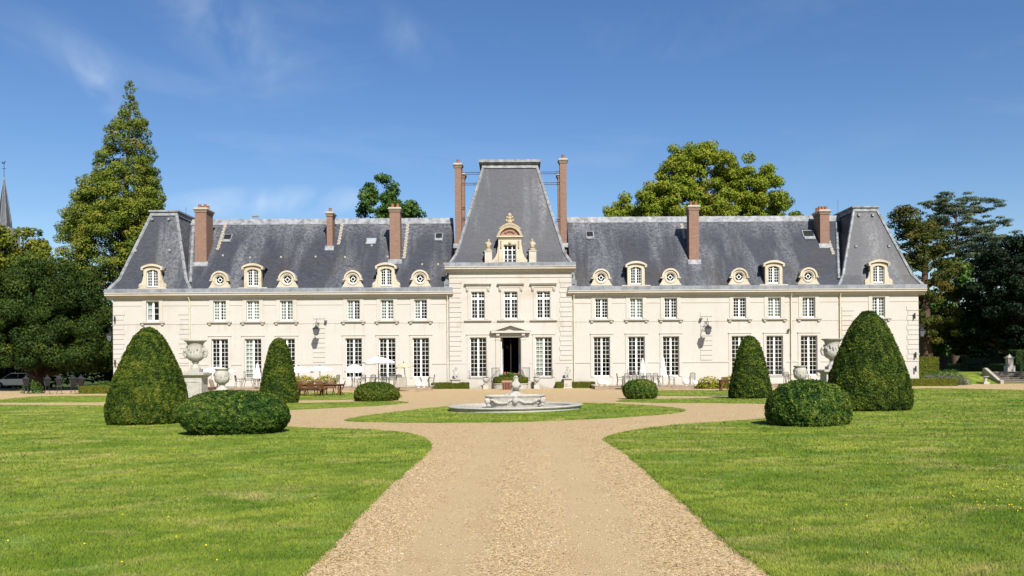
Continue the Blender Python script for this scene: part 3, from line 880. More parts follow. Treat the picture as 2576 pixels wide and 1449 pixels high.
# lead gutter above each cornice, in soldered lengths
def gutter(x0, x1, y, z, h):
    n = max(1, round((x1 - x0) / 0.95))
    for k in range(n):
        a, b = x0 + (x1 - x0) * k / n, x0 + (x1 - x0) * (k + 1) / n
        m = MB()
        m.prism_x([(y - .54, z), (y - .54, z + h * .85), (y - .47, z + h), (y - .2, z + h), (y - .2, z)], a + .008, b - .008)
        hb(m, 'gutter', 'lead')
gutter(XL - .5, PL + .3, 0, 8.142, .33)
gutter(PR - .3, XR + .5, 0, 8.142, .33)
gutter(PL - .34, PR + .34, PY, 10.182, .32)

# ---- quoins: each block its own stone
def quoin_mesh(w, h):
    m = MB(); e = .02
    m.add([(-w / 2, 0, 0), (w / 2, 0, 0), (w / 2, 0, h), (-w / 2, 0, h), (-w / 2 + e, -.045, e), (w / 2 - e, -.045, e), (w / 2 - e, -.045, h - e), (-w / 2 + e, -.045, h - e)],
          [(4, 5, 6, 7), (0, 1, 5, 4), (1, 2, 6, 5), (2, 3, 7, 6), (3, 0, 4, 7)])
    return m.mesh('quoin_stone', M['wall'])
QH = 0.405
q_long, q_short = quoin_mesh(1.02, QH - .03), quoin_mesh(.92, QH - .03)
qp_long, qp_short = quoin_mesh(1.06, QH - .03), quoin_mesh(.98, QH - .03)
def quoins(cx, y, z0, z1, pair, edge=0):
    k = 0; z = z0
    while z + QH < z1 + .02:
        me = pair[k % 2]
        off = edge * (0.05 if k % 2 else 0.0)
        link('quoin_stone', me, None, HOUSE, (cx + off, y, z + .015))
        z += QH; k += 1
for cx, e in ((XL + .50, -1), (fx(465), 1), (fx(2133), -1), (XR - .50, 1)):
    quoins(cx, -.002, 2.24, 7.05, (q_long, q_short), e)
for cx in (fx(803), fx(1777)):
    quoins(cx, -.002, 2.24, 6.6, (q_long, q_long))
for cx, e in ((PL + .53, -1), (PR - .53, 1)):
    quoins(cx, PY - .002, 2.3, 9.25, (qp_long, qp_short), e)

# ---- windows
def casement_mesh(name, w, h, cols, rows, transom=None, arch=0.0):
    """white double casement with glazing bars; local origin at the bottom centre"""
    m = MB(); y0, y1 = -.035, .035
    f, st, mid, bar = .028, .032, .085, .022
    x0, x1 = -w / 2, w / 2
    m.box(x0, x0 + f, y0, y1, 0, h); m.box(x1 - f, x1, y0, y1, 0, h)
    m.box(x0 + f, x1 - f, y0 + .002, y1, 0, f + .05); m.box(x0 + f, x1 - f, y0 + .002, y1, h - f, h)
    m.box(-mid / 2, mid / 2, y0 - .02, y1, f + .05, h - f)
    panes = []
    spans = [(f + .05, h - f, rows)]
    if transom:
        zt, rt = transom
        m.box(x0 + f, x1 - f, y0 - .012, y1 - .002, zt - .06, zt + .06)
        spans = [(f + .05, zt - .06, rows), (zt + .06, h - f, rt)]
    for (za, zb, r) in spans:
        for s in (-1, 1):
            a, b = (x0 + f, -mid / 2) if s < 0 else (mid / 2, x1 - f)
            m.box(a, a + st, y0 - .008, y1 - .006, za, zb); m.box(b - st, b, y0 - .008, y1 - .006, za, zb)
            a += st; b -= st
            m.box(a, b, y0 - .006, y1 - .008, za, za + st); m.box(a, b, y0 - .006, y1 - .008, zb - st, zb)
            z0, z1 = za + st, zb - st
            c = cols // 2
            for k in range(1, c):
                x = a + (b - a) * k / c
                m.box(x - bar / 2, x + bar / 2, y0 - .002, y1 - .012, z0, z1)
            for k in range(1, r):
                z = z0 + (z1 - z0) * k / r
                m.box(a, b, y0 - .004, y1 - .014, z - bar / 2, z + bar / 2)
            for i in range(c):
                for j in range(r):
                    panes.append((a + (b - a) * (i + .5) / c, z0 + (z1 - z0) * (j + .5) / r, (b - a) / c, (z1 - z0) / r))
    return m.mesh(name, M['paint']), panes
def pane_mesh(w, h):
    m = MB(); m.box(-w / 2 + .004, w / 2 - .004, -.004, .004, -h / 2 + .004, h / 2 - .004)
    return m.mesh('pane', M['glass'])
loose_panes = MB()            # panes past the first few hundred: one part of the house
pane_count = 0
def glaze(win, panes, y=0.012, base=None):
    """single panes while the count lasts, afterwards joined"""
    global pane_count
    if pane_count + len(panes) <= 300:
        cache = {}
        for (cx, cz, w, h) in panes:
            key = (round(w, 3), round(h, 3))
            if key not in cache: cache[key] = pane_mesh(w, h)
            link('pane', cache[key], None, win, (cx, y, cz), (R(rng.normal(0, .25)), 0, R(rng.normal(0, .25))))
        pane_count += len(panes)
    else:
        bx, by, bz = base if base else win.location
        for (cx, cz, w, h) in panes:
            loose_panes.box(bx + cx - w / 2, bx + cx + w / 2, by + y - .004, by + y + .004, bz + cz - h / 2, bz + cz + h / 2)
def surround_mesh(w, h, bw, top, cap):
    """raised stone architrave round an opening of width w and height h"""
    m = MB(); d = -.05
    m.box(-w / 2 - bw, -w / 2 - .004, d, .03, -.02, h + .004); m.box(w / 2 + .004, w / 2 + bw, d, .03, -.02, h + .004)
    m.box(-w / 2 - bw, w / 2 + bw, d - .002, .03, h + .006, h + top)
    if cap: m.box(-w / 2 - bw - .05, w / 2 + bw + .05, d - .05, .03, h + top + .002, h + top + .07)
    return m.mesh('window_surround', M['trim'])
def sill_mesh(w, bracket=True):
    m = MB()
    m.prism_x([(.02, 0), (-.14, 0), (-.2, .06), (-.2, .15), (.02, .15)], -w / 2, w / 2)
    if bracket:
        for s in (-1, 1):
            x = s * (w / 2 - .2)
            m.prism_x([(.02, -.02), (-.16, -.02), (-.14, -.12), (-.03, -.17), (.02, -.17)], x - .1, x + .1)
    return m.mesh('sill', M['trim'])
def curtain_mesh(w, h, side):
    """gathered curtain panel hanging in folds"""
    m = MB(); n = 14
    prof = []
    for k in range(n + 1):
        x = -w / 2 + w * k / n
        prof.append((x, .02 * math.sin(k * 2.1)))
    vs = [(x, y, 0) for x, y in prof] + [(x, y, h) for x, y in prof]
    m.add(vs, [(i, i + 1, n + 2 + i, n + 1 + i) for i in range(n)])
    return m.mesh('curtain', M['curtain'])
tall_me, tall_p = casement_mesh('window', 2 * TW, TZ1 - TZ0, 4, 9)
up_me, up_p = casement_mesh('window', 2 * UW, UZ1 - UZ0, 4, 6)
up4_me, up4_p = casement_mesh('window', 2 * UW, UZ1 - UZ0, 2, 3)
pav_me, pav_p = casement_mesh('window', 2 * PW, PZ1 - PZ0, 4, 5, (1.72, 2))
s_tall, s_up, s_pav = surround_mesh(2 * TW, TZ1 - TZ0, .24, .22, True), surround_mesh(2 * UW, UZ1 - UZ0, .33, .30, False), surround_mesh(2 * PW, PZ1 - PZ0, .30, .32, False)
sl_up, sl_pav = sill_mesh(2.05), sill_mesh(2.25, False)
cur_half, cur_full = curtain_mesh(.36, UZ1 - UZ0 - .1, 1), curtain_mesh(2 * UW - .06, UZ1 - UZ0 - .1, 1)
cur_tall = curtain_mesh(.52, TZ1 - TZ0 - .1, 1)
def tall_window(cx, y=0.0):
    w = link('window', tall_me, None, HOUSE, (cx, y + .2, TZ0))
    link('window_surround', s_tall, None, w, (0, -.2, 0))
    return w
for i in (4, 5, 6):
    glaze(tall_window(up_l[i]), tall_p)
for i in (0, 2):
    glaze(tall_window(pav_x[i], PY), tall_p)
for i in (0, 1, 2):
    glaze(tall_window(up_r[i]), tall_p)
later = []
for c in [up_l[i] for i in (0, 1, 2, 3)] + [up_r[i] for i in (3, 4, 5, 6)]:
    w = tall_window(c); later.append((w, tall_p))
    if c in (up_l[2],):
        link('curtain', cur_tall, None, w, (-.35, .12, .05))
for i, c in enumerate(up_l + up_r):
    four = i == 0
    w = link('window', up4_me if four else up_me, None, HOUSE, (c, .2, UZ0))
    link('window_surround', s_up, None, w, (0, -.2, 0))
    link('sill', sl_up, None, w, (0, -.2, -.2))
    later.append((w, up4_p if four else up_p))
    if i in (2, 8, 11): link('curtain', cur_full, None, w, (0, .1, .05))
    elif i not in (7, 9, 10):
        link('curtain', cur_half, None, w, (-.34, .14, .05))
        if i % 2: link('curtain', cur_half, None, w, (.34, .14, .05))
for k, c in enumerate(pav_x):
    w = link('window', pav_me, None, HOUSE, (c, PY + .2, PZ0))
    link('window_surround', s_pav, None, w, (0, -.2, 0))
    link('sill', sl_pav, None, w, (0, -.2, -.2))
    m = MB()
    m.box(-1.13, 1.13, -.30, .03, 2.93, 3.0); m.box(-1.08, 1.08, -.22, .03, 2.84, 2.928); m.box(-1.0, 1.0, -.09, .03, 2.62, 2.838)
    for s in (-1, 1):
        m.prism_x([(-.054, 2.62), (-.2, 2.62), (-.17, 2.45), (-.10, 2.33), (-.054, 2.3)], s * .88 - .09, s * .88 + .09)
    link('window_hood', m.mesh('window_hood', M['trim']), None, w, (0, -.2, 0))
    later.append((w, pav_p))
# the tall right window of the pavilion has a curtain, others show a little of the room
link('curtain', cur_tall, None, [o for o in HOUSE.children if o.name.startswith('window') and abs(o.location.x - pav_x[2]) < .01 and o.location.z < 2][0], (-.33, .10, .05))

# ---- window guards
def guard_mesh(w):
    m = MB()
    for z in (.02, .30, .62): m.tube([(-w / 2, 0, z), (w / 2, 0, z)], .014, 4)
    n = 9
    for k in range(n + 1):
        x = -w / 2 + w * k / n
        m.tube([(x, 0, .02), (x, 0, .62)], .010, 4)
    for k in range(n):
        x = -w / 2 + w * (k + .5) / n
        m.tube([(x - .05, 0, .1), (x, 0, .16), (x + .05, 0, .1), (x, 0, .04), (x - .05, 0, .1)], .008, 4)
    for s in (-1, 1): m.tube([(s * w / 2, 0, .6), (s * w / 2, .2, .6)], .012, 4)
    return m.mesh('window_guard', M['grey_iron'])
g_me = guard_mesh(1.5)
for c, y in ((pav_x[0], PY), (pav_x[2], PY), (up_l[2], 0), (up_l[5], 0), (up_r[4], 0), (up_r[1], 0)):
    link('window_guard', g_me, None, HOUSE, (c, y - .16, TZ0))

# ---- doorway: pilasters, pediment, open doors
dcx = (DOOR[0] + DOOR[1]) / 2
mb = MB(); y = PY
for s in (-1, 1):
    x = dcx + s * 1.06
    mb.box(x - .19, x + .19, y - .09, y + .05, .5, 4.05)
    mb.box(x - .22, x + .22, y - .12, y + .05, .5, .8); mb.box(x - .22, x + .22, y - .12, y + .05, 4.052, 4.2)
    mb.prism_x([(y + .05, 4.2), (y - .1, 4.2), (y - .16, 4.32), (y - .30, 4.40), (y - .34, 4.62), (y + .05, 4.62)], x - .14, x + .14)
mb.box(dcx - 1.3, dcx + 1.3, y - .07, y + .05, 4.275, 4.6)
mb.box(dcx - 1.62, dcx + 1.62, y - .42, y + .05, 4.622, 4.80)
hb(mb, 'door_surround', 'trim')
mb = MB()
W = 1.68
mb.prism_y([(dcx - W, 4.802), (dcx - W + .36, 4.802), (dcx, 5.22), (dcx + W - .36, 4.802), (dcx + W, 4.802), (dcx + W, 4.86), (dcx, 5.48), (dcx - W, 4.86)], y - .45, y + .04)
mb.prism_y([(dcx - W + .4, 4.804), (dcx + W - .4, 4.804), (dcx, 5.20)], y - .12, y + .04)
hb(mb, 'pediment', 'trim')
def door_leaf(s):
    m = MB(); w, h = .78, 3.34
    m.box(0, .09, -.03, .03, 0, h); m.box(w - .09, w, -.03, .03, 0, h)
    for z0, z1 in ((0, .3), (1.1, 1.22), (h - .1, h)): m.box(.091, w - .091, -.028, .028, z0, z1)
    m.box(.09, w - .09, -.012, .012, .3, 1.1)
    for k in range(1, 5): m.box(.091, w - .091, -.02, .02, 1.22 + 2.02 * k / 5 - .015, 1.22 + 2.02 * k / 5 + .015)
    o = m.build('door', M['paint'], HOUSE, (DOOR[0] + .05 if s < 0 else DOOR[1] - .05, PY + .34, .87), (0, 0, R(82 if s < 0 else 98)))
    g = MB(); g.box(.09, w - .09, -.006, .006, 1.22, h - .1); g.build('pane', M['glass'], o)
    k = MB(); k.ball((w - .05, -.06, 1.1), .035, 8, 5); k.build('handle', M['gold'], o)
door_leaf(-1); door_leaf(1)
mb = MB(); mb.box(DOOR[0], DOOR[1], PY, 1.2, .74, .86); hb(mb, 'threshold', 'step_stone')

# ---- roofs
mb = MB()
prof = [(-.08, 8.44), (.55, 9.22), (5.6, 15.08), (10.7, 9.22), (11.6, 8.44)]
mb.prism_x(prof, -30.2, PL + .02); hb(mb, 'roof', 'slate')
mb = MB(); mb.prism_x(prof, PR - .02, 30.6); hb(mb, 'roof', 'slate')
def hip_roof(name, base, mid, top):
    m = MB()
    def ring(r): x0, x1, y0, y1, z = r; return [(x0, y0, z), (x1, y0, z), (x1, y1, z), (x0, y1, z)]
    vs = ring(base) + ring(mid) + ring(top)
    fs = [(3, 2, 1, 0), (8, 9, 10, 11)]
    for b in (0, 4):
        for k in range(4): fs.append((b + k, b + (k + 1) % 4, b + 4 + (k + 1) % 4, b + 4 + k))
    m.add(vs, fs)
    o = hb(m, name, 'slate')
    # lead hips in lapped lengths, lead cap round the flat top
    for k in range(4):
        h = MB()
        a, b, c = Vector(ring(base)[k]), Vector(ring(mid)[k]), Vector(ring(top)[k])
        L = (c - b).length; n = max(4, int(L / .8))
        pts = [a, b] + [b.lerp(c, (i + 1) / n) for i in range(n)]
        for i in range(len(pts) - 1):
            h.tube([pts[i], pts[i + 1]], [.15, .125], 6)
        h.build('hip_flashing', M['lead_pale'], o)
    x0, x1, y0, y1, z = top
    c = MB()
    c.frustum((x0 - .16, x1 + .16, y0 - .16, y1 + .16, z - .22), (x0 - .12, x1 + .12, y0 - .12, y1 + .12, z + .10))
    c.box(x0 - .24, x1 + .24, y0 - .24, y1 + .24, z + .102, z + .24)
    c.build('ridge_cap', M['lead_pale'], o)
    return o
hip_roof('roof', (-33.9, -27.0, -.08, 11.6, 8.44), (-33.2, -27.55, .42, 10.9, 9.35), (-31.15, -29.05, 2.3, 9.0, 15.25))
hip_roof('roof', (27.35, 34.4, -.08, 11.6, 8.44), (27.9, 33.7, .42, 10.9, 9.35), (29.6, 31.5, 2.3, 9.0, 15.25))
pav_roof = hip_roof('roof', (-5.25, 4.95, -.12, 11.4, 10.44), (-4.68, 4.36, .32, 10.8, 11.4), (-2.45, 2.12, 2.6, 8.2, 19.25))
c = MB(); c.box(-2.86, 2.5, 2.2, 8.6, 19.49, 19.72); c.build('ridge_cap', M['lead_pale'], pav_roof)
# ridge lead along the wings
for x0, x1 in ((-29.4, PL), (PR, 29.9)):
    n = int((x1 - x0) / 1.5)
    for k in range(n):
        a, b = x0 + (x1 - x0) * k / n, x0 + (x1 - x0) * (k + 1) / n
        m = MB()
        m.prism_x([(5.24, 14.70), (5.50, 15.08), (5.54, 15.26), (5.66, 15.26), (5.70, 15.08), (5.96, 14.70)], a + .006, b - .006)
        hb(m, 'ridge_lead', 'lead_pale')
SL = (15.08 - 9.22) / (5.6 - .55)                 # slope of the wings' front roofs
def roof_y(z): return .55 + (z - 9.22) / SL
def roof_at(px, py):
    """point of the wings' front roof seen at that place of the picture, in the house's own coordinates"""
    lo, hi = 74.0, 79.6
    for _ in range(40):
        mid = (lo + hi) / 2
        p = at(px, py, mid)
        if p.z > 9.22 + (mid - 74.55) * SL: lo = mid
        else: hi = mid
    p = at(px, py, lo)
    return Vector((p.x, p.y - 74, p.z))
# valleys where wings meet towers and pavilion
for xa, xb in ((-27.15, -28.6), (27.5, 29.1)):
    m = MB()
    sgn = -1 if xa < 0 else 1
    pts = [Vector((xa + (xb - xa) * t, roof_y(9.0 + 5.6 * t) - .06, 9.03 + 5.6 * t)) for t in np.linspace(0, .98, 9)]
    for i in range(8): m.tube([pts[i], pts[i + 1]], [.14, .11], 6)
    hb(m, 'valley_flashing', 'lead_pale')
for x, s in ((PL, -1), (PR, 1)):
    m = MB()
    for k in range(9):
        z = 8.75 + k * .2
        yy = roof_y(z) - .05 if z > 9.22 else -.2 + (z - 8.6)
        m.box(x - .32 if s < 0 else x + .01, x - .01 if s < 0 else x + .32, yy - .14, yy + .16, z - .05, z + .16)
    m.box(x - .42 if s < 0 else x + .01, x - .01 if s < 0 else x + .42, -.12, .35, 8.46, 9.0)
    hb(m, 'step_flashing', 'lead')['kind'] = 'stuff'

# ---- chimneys
def chimney(x0, x1, y0, y1, zfoot, ztop, pots=2, label=None):
    m = MB(); m.box(x0, x1, y0, y1, zfoot - .8 if y1 - y0 < 5 else zfoot, ztop - .42)
    m.box(x0 - .05, x1 + .05, y0 - .05, y1 + .05, ztop - .418, ztop - .28)
    o = hb(m, 'chimney', 'brick')
    c = MB()
    c.frustum((x0 - .06, x1 + .06, y0 - .06, y1 + .06, ztop - .278), (x0 - .16, x1 + .16, y0 - .16, y1 + .16, ztop - .16))
    c.frustum((x0 - .16, x1 + .16, y0 - .16, y1 + .16, ztop - .158), (x0 - .04, x1 + .04, y0 - .04, y1 + .04, ztop))
    c.build('cap', M['grey_stone'], o)
    for k in range(pots):
        cx = x0 + (x1 - x0) * (k + .5) / pots
        for q in range(2 if y1 - y0 > 1.2 else 1):
            cy = y0 + (y1 - y0) * (.3 + .4 * q)
            p = MB(); p.lathe([(.15, 0), (.12, .28), (.14, .30), (.14, .34)], 10, (cx, cy, ztop + .001)); p.build('pot', M['terracotta'], o, smooth=40)
    f = MB()
    yb = roof_y(zfoot)
    f.prism_x([(y0 - .22, zfoot - .12 - .22 * SL * .5), (y0 - .02, zfoot + .16), (y0 - .004, zfoot + .16), (y0 - .004, zfoot - .2)], x0 - .14, x1 + .14)
    f.build('flashing', M['lead_pale'], o)
    return o
def foot_at(px, py): return roof_at(px, py)
def top_z(py, px, Y): return at(px, py, Y).z
for (pa, pb, foot_y, top_y, depth, pots) in ((491, 519.5, 663, 522, 1.7, 2), (822, 836.5, 623, 532, 1.15, 1), (980.5, 1007, 657, 521, 1.0, 2), (1734, 1759, 658, 516, 1.0, 2), (2063.5, 2087, 617, 527, 1.7, 3)):
    f = foot_at((pa + pb) / 2, foot_y)
    Y = f.y + 74
    a, b = at(pa, foot_y, Y).x, at(pb, foot_y, Y).x
    zt = top_z(top_y, pa, Y)
    chimney(a, b, f.y, f.y + depth, f.z, zt, pots)
# the two tall pairs beside the pavilion, tied to its roof by iron rods
tall_ch = []
for (pa, pb, ya, ztop_px, foot) in ((1144, 1160.5, 3.6, 410, 12.5), (1409, 1425.5, 3.6, 398, 12.5)):
    Y = 74 + ya
    a, b = at(pa, 500, Y).x, at(pb, 500, Y).x
    zt = at(pa, ztop_px, Y).z
    tall_ch.append(chimney(a, b, ya, ya + .9, foot, zt, 1))
for (pa, pb, ya, zref) in ((1152, 1169, 7.5, 436), (1404, 1419, 7.5, 436)):
    Y = 74 + ya
    a, b = at(pa, 500, Y).x, at(pb, 500, Y).x
    chimney(a, b, ya, ya + .9, 13.0, at(pa, zref, Y).z, 1)
for xa, xb in ((-5.05, -1.8), (1.6, 4.55)):
    for py in (436, 463, 556):
        m = MB()
        z = at(1200, py, 79.0).z
        for yy in (4.6,):
            m.tube([(xa, yy, z), (xb, yy, z)], .028, 5); m.tube([(xa, yy, z - .16), (xb, yy, z - .16)], .028, 5)
            m.tube([((xa + xb) / 2, yy, z), ((xa + xb) / 2, yy, z - .16)], .02, 4)
        hb(m, 'tie_rod', 'rod')
# pale stepped mortar strips running up the roof beside the chimneys
def mortar_strip(px, py0, py1):
    p0, p1 = roof_at(px, py0), roof_at(px, py1)
    n = int((p1 - p0).length / .22)
    m = MB()
    for k in range(n):
        t0, t1 = k / n, (k + .8) / n
        a, b = p0.lerp(p1, t0), p0.lerp(p1, t1)
        dx = .04 * (k % 2)
        m.prism_x([(a.y - .06, a.z), (b.y - .06, b.z), (b.y + .05, b.z), (a.y + .05, a.z)], p0.x - .16 + dx, p0.x + .10 + dx)
    hb(m, 'stepped_flashing', 'grey_stone')['kind'] = 'stuff'
for px, a, b in ((548, 628, 560), (852, 615, 562), (1017, 650, 562), (1722, 600, 562), (2097, 640, 575)): mortar_strip(px, a, b)

# ---- dormers
def seg_arch(cx, zc, hw, rise, n=10):
    """points of a segmental arch of half-width hw and rise, left to right"""
    r = (hw * hw + rise * rise) / (2 * rise)
    a = math.asin(hw / r)
    return [(cx + r * math.sin(-a + 2 * a * k / n), zc + rise - r + r * math.cos(-a + 2 * a * k / n)) for k in range(n + 1)]
dw_me, dw_p = casement_mesh('sash', .94, 1.55, 4, 6)
def lucarne(cx, z, scrolls=True):
    y = -.12
    m = MB(); d0, d1 = y, y + .35
    for s in (-1, 1):
        m.box(cx + s * .47 if s > 0 else cx - .72, cx + .72 if s > 0 else cx - .47, d0, d1, z, z + 1.52)
    inn = seg_arch(cx, z + 1.40, .47, .16); out = seg_arch(cx, z + 1.62, .74, .20)
    m.band_y(out, inn, d0 + .002, d1 - .002, False)
    hood_o = seg_arch(cx, z + 1.74, .90, .30); hood_i = seg_arch(cx, z + 1.61, .88, .24)
    m.band_y(hood_o, hood_i, d0 - .16, d1 + .02, False)
    m.box(cx - .90, cx - .722, d0 - .14, d1, z + 1.52, z + 1.73); m.box(cx + .722, cx + .90, d0 - .14, d1, z + 1.52, z + 1.73)
    m.box(cx - 1.2, cx + 1.2, d0 - .03, d1 + .1, z - .12, z + .03)
    o = hb(m, 'dormer', 'dormer')
    if scrolls:
        for s in (-1, 1):
            v = MB()
            pr = [(.722, 1.1), (.80, .98), (.83, .72), (.92, .48), (1.12, .36), (1.18, .14), (1.06, .035), (.722, .035)]
            pts = [(cx + s * a, z + b) for a, b in (pr if s < 0 else pr)]
            if s > 0: pts = pts[::-1]
            v.prism_y(pts, d0 + .06, d0 + .26)
            v.lathe([(.02, -.1), (.13, -.1), (.13, .1), (.02, .1)], 12)
            k = len(v.v) - 48
            v.v[k:] = [(cx + s * 1.02 + p[0], d0 + .16 + p[2] * 1.2, z + .27 + p[1]) for p in v.v[k:]]
            v.build('scroll', M['dormer'], o)
    sash = link('sash', dw_me, None, o, (cx, y + .2, z + .1))
    glaze(sash, dw_p, .012, (cx, y + .2, z + .1))
    r = MB()
    prof = seg_arch(cx, z + 1.72, .88, .28)
    yb = roof_y(z + 2.0) + .3
    r.prism_y([(cx - .70, z + .2)] + [(cx - .70, z + 1.6)] + prof + [(cx + .70, z + 1.6), (cx + .70, z + .2)], d1 + .24, yb)
    r.build('dormer_roof', M['slate'], o)
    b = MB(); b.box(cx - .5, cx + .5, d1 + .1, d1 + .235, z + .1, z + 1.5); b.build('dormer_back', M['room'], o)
    return o
DZ = 8.55
for px in (385.5, 638, 973, 1601, 1947, 2211): lucarne(fx(px), DZ, px not in (638, 1947, 1601))
def oeil(cx, z):
    y = -.12; d0, d1 = y, y + .3
    zc = z + .68
    n = 40; inner = []; outer = []; ring = []
    for k in range(n):
        a = 2 * math.pi * k / n
        c, s = math.cos(a), math.sin(a)
        inner.append((cx + .36 * c, zc + .36 * s)); ring.append((cx + .50 * c, zc + .50 * s))
        if s >= -.05: r = .66
        else:
            r = .66
            for _ in range(60):
                zz = r * s; lim = .66 + .36 * max(0, min(1, (-zz - .18) / .5)) ** 1.6
                if abs(r * c) > lim or -zz > .66: break
                r += .012
        outer.append((cx + r * c, zc + r * s))
    m = MB(); m.band_y(outer, inner, d0, d1)
    m.band_y(ring, [(cx + (p[0] - cx) * .86, zc + (p[1] - zc) * .86) for p in ring], d0 - .05, d0 + .02)
    arch = [(cx + .74 * math.cos(t), zc + .74 * math.sin(t)) for t in np.linspace(math.pi, 0, 16)]
    archi = [(cx + .60 * math.cos(t), zc + .60 * math.sin(t)) for t in np.linspace(math.pi, 0, 16)]
    m.band_y(arch, archi, d0 - .12, d1, False)
    m.box(cx - .84, cx - .58, d0 - .10, d1 - .002, zc - .10, zc - .002); m.box(cx + .58, cx + .84, d0 - .10, d1 - .002, zc - .10, zc - .002)
    o = hb(m, 'dormer', 'dormer')
    f = MB()
    big = [(cx + .37 * math.cos(2 * math.pi * k / 24), zc + .37 * math.sin(2 * math.pi * k / 24)) for k in range(24)]
    sm = [(cx + (p[0] - cx) * .86, zc + (p[1] - zc) * .86) for p in big]
    f.band_y(big, sm, d0 + .12, d0 + .17)
    c2 = [(cx + (p[0] - cx) * .46, zc + (p[1] - zc) * .46) for p in big]
    c3 = [(cx + (p[0] - cx) * .34, zc + (p[1] - zc) * .34) for p in big]
    f.band_y(c2, c3, d0 + .12, d0 + .16)
    for k in range(4):
        a = math.pi / 2 * k
        p = (cx + .15 * math.cos(a), d0 + .14, zc + .15 * math.sin(a)); q = (cx + .34 * math.cos(a), d0 + .14, zc + .34 * math.sin(a))
        f.tube([p, q], .02, 5)
    f.build('sash', M['paint'], o)
    g = MB(); g.prism_y(sm[::-1], d0 + .14, d0 + .148); g.build('pane', M['glass'], o)
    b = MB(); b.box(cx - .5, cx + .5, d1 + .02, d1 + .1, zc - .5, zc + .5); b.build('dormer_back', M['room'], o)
    r = MB(); yb = roof_y(zc + .6) + .3
    pr = [(cx + .70 * math.cos(t), zc + .70 * math.sin(t)) for t in np.linspace(math.pi, 0, 16)]
    r.prism_y([(cx - .70, z + .1)] + pr + [(cx + .70, z + .1)], d1 + .11, yb)
    r.build('dormer_roof', M['lead_pale'], o, smooth=40)
    s = MB(); s.box(cx - .95, cx + .95, d0 - .06, d1, z - .16, z + .02); s.build('dormer_sill', M['lead'], o)
for px in (555, 724.5, 889.5, 1058.5, 1513.5, 1687.5, 1860, 2034): oeil(fx(px), DZ)

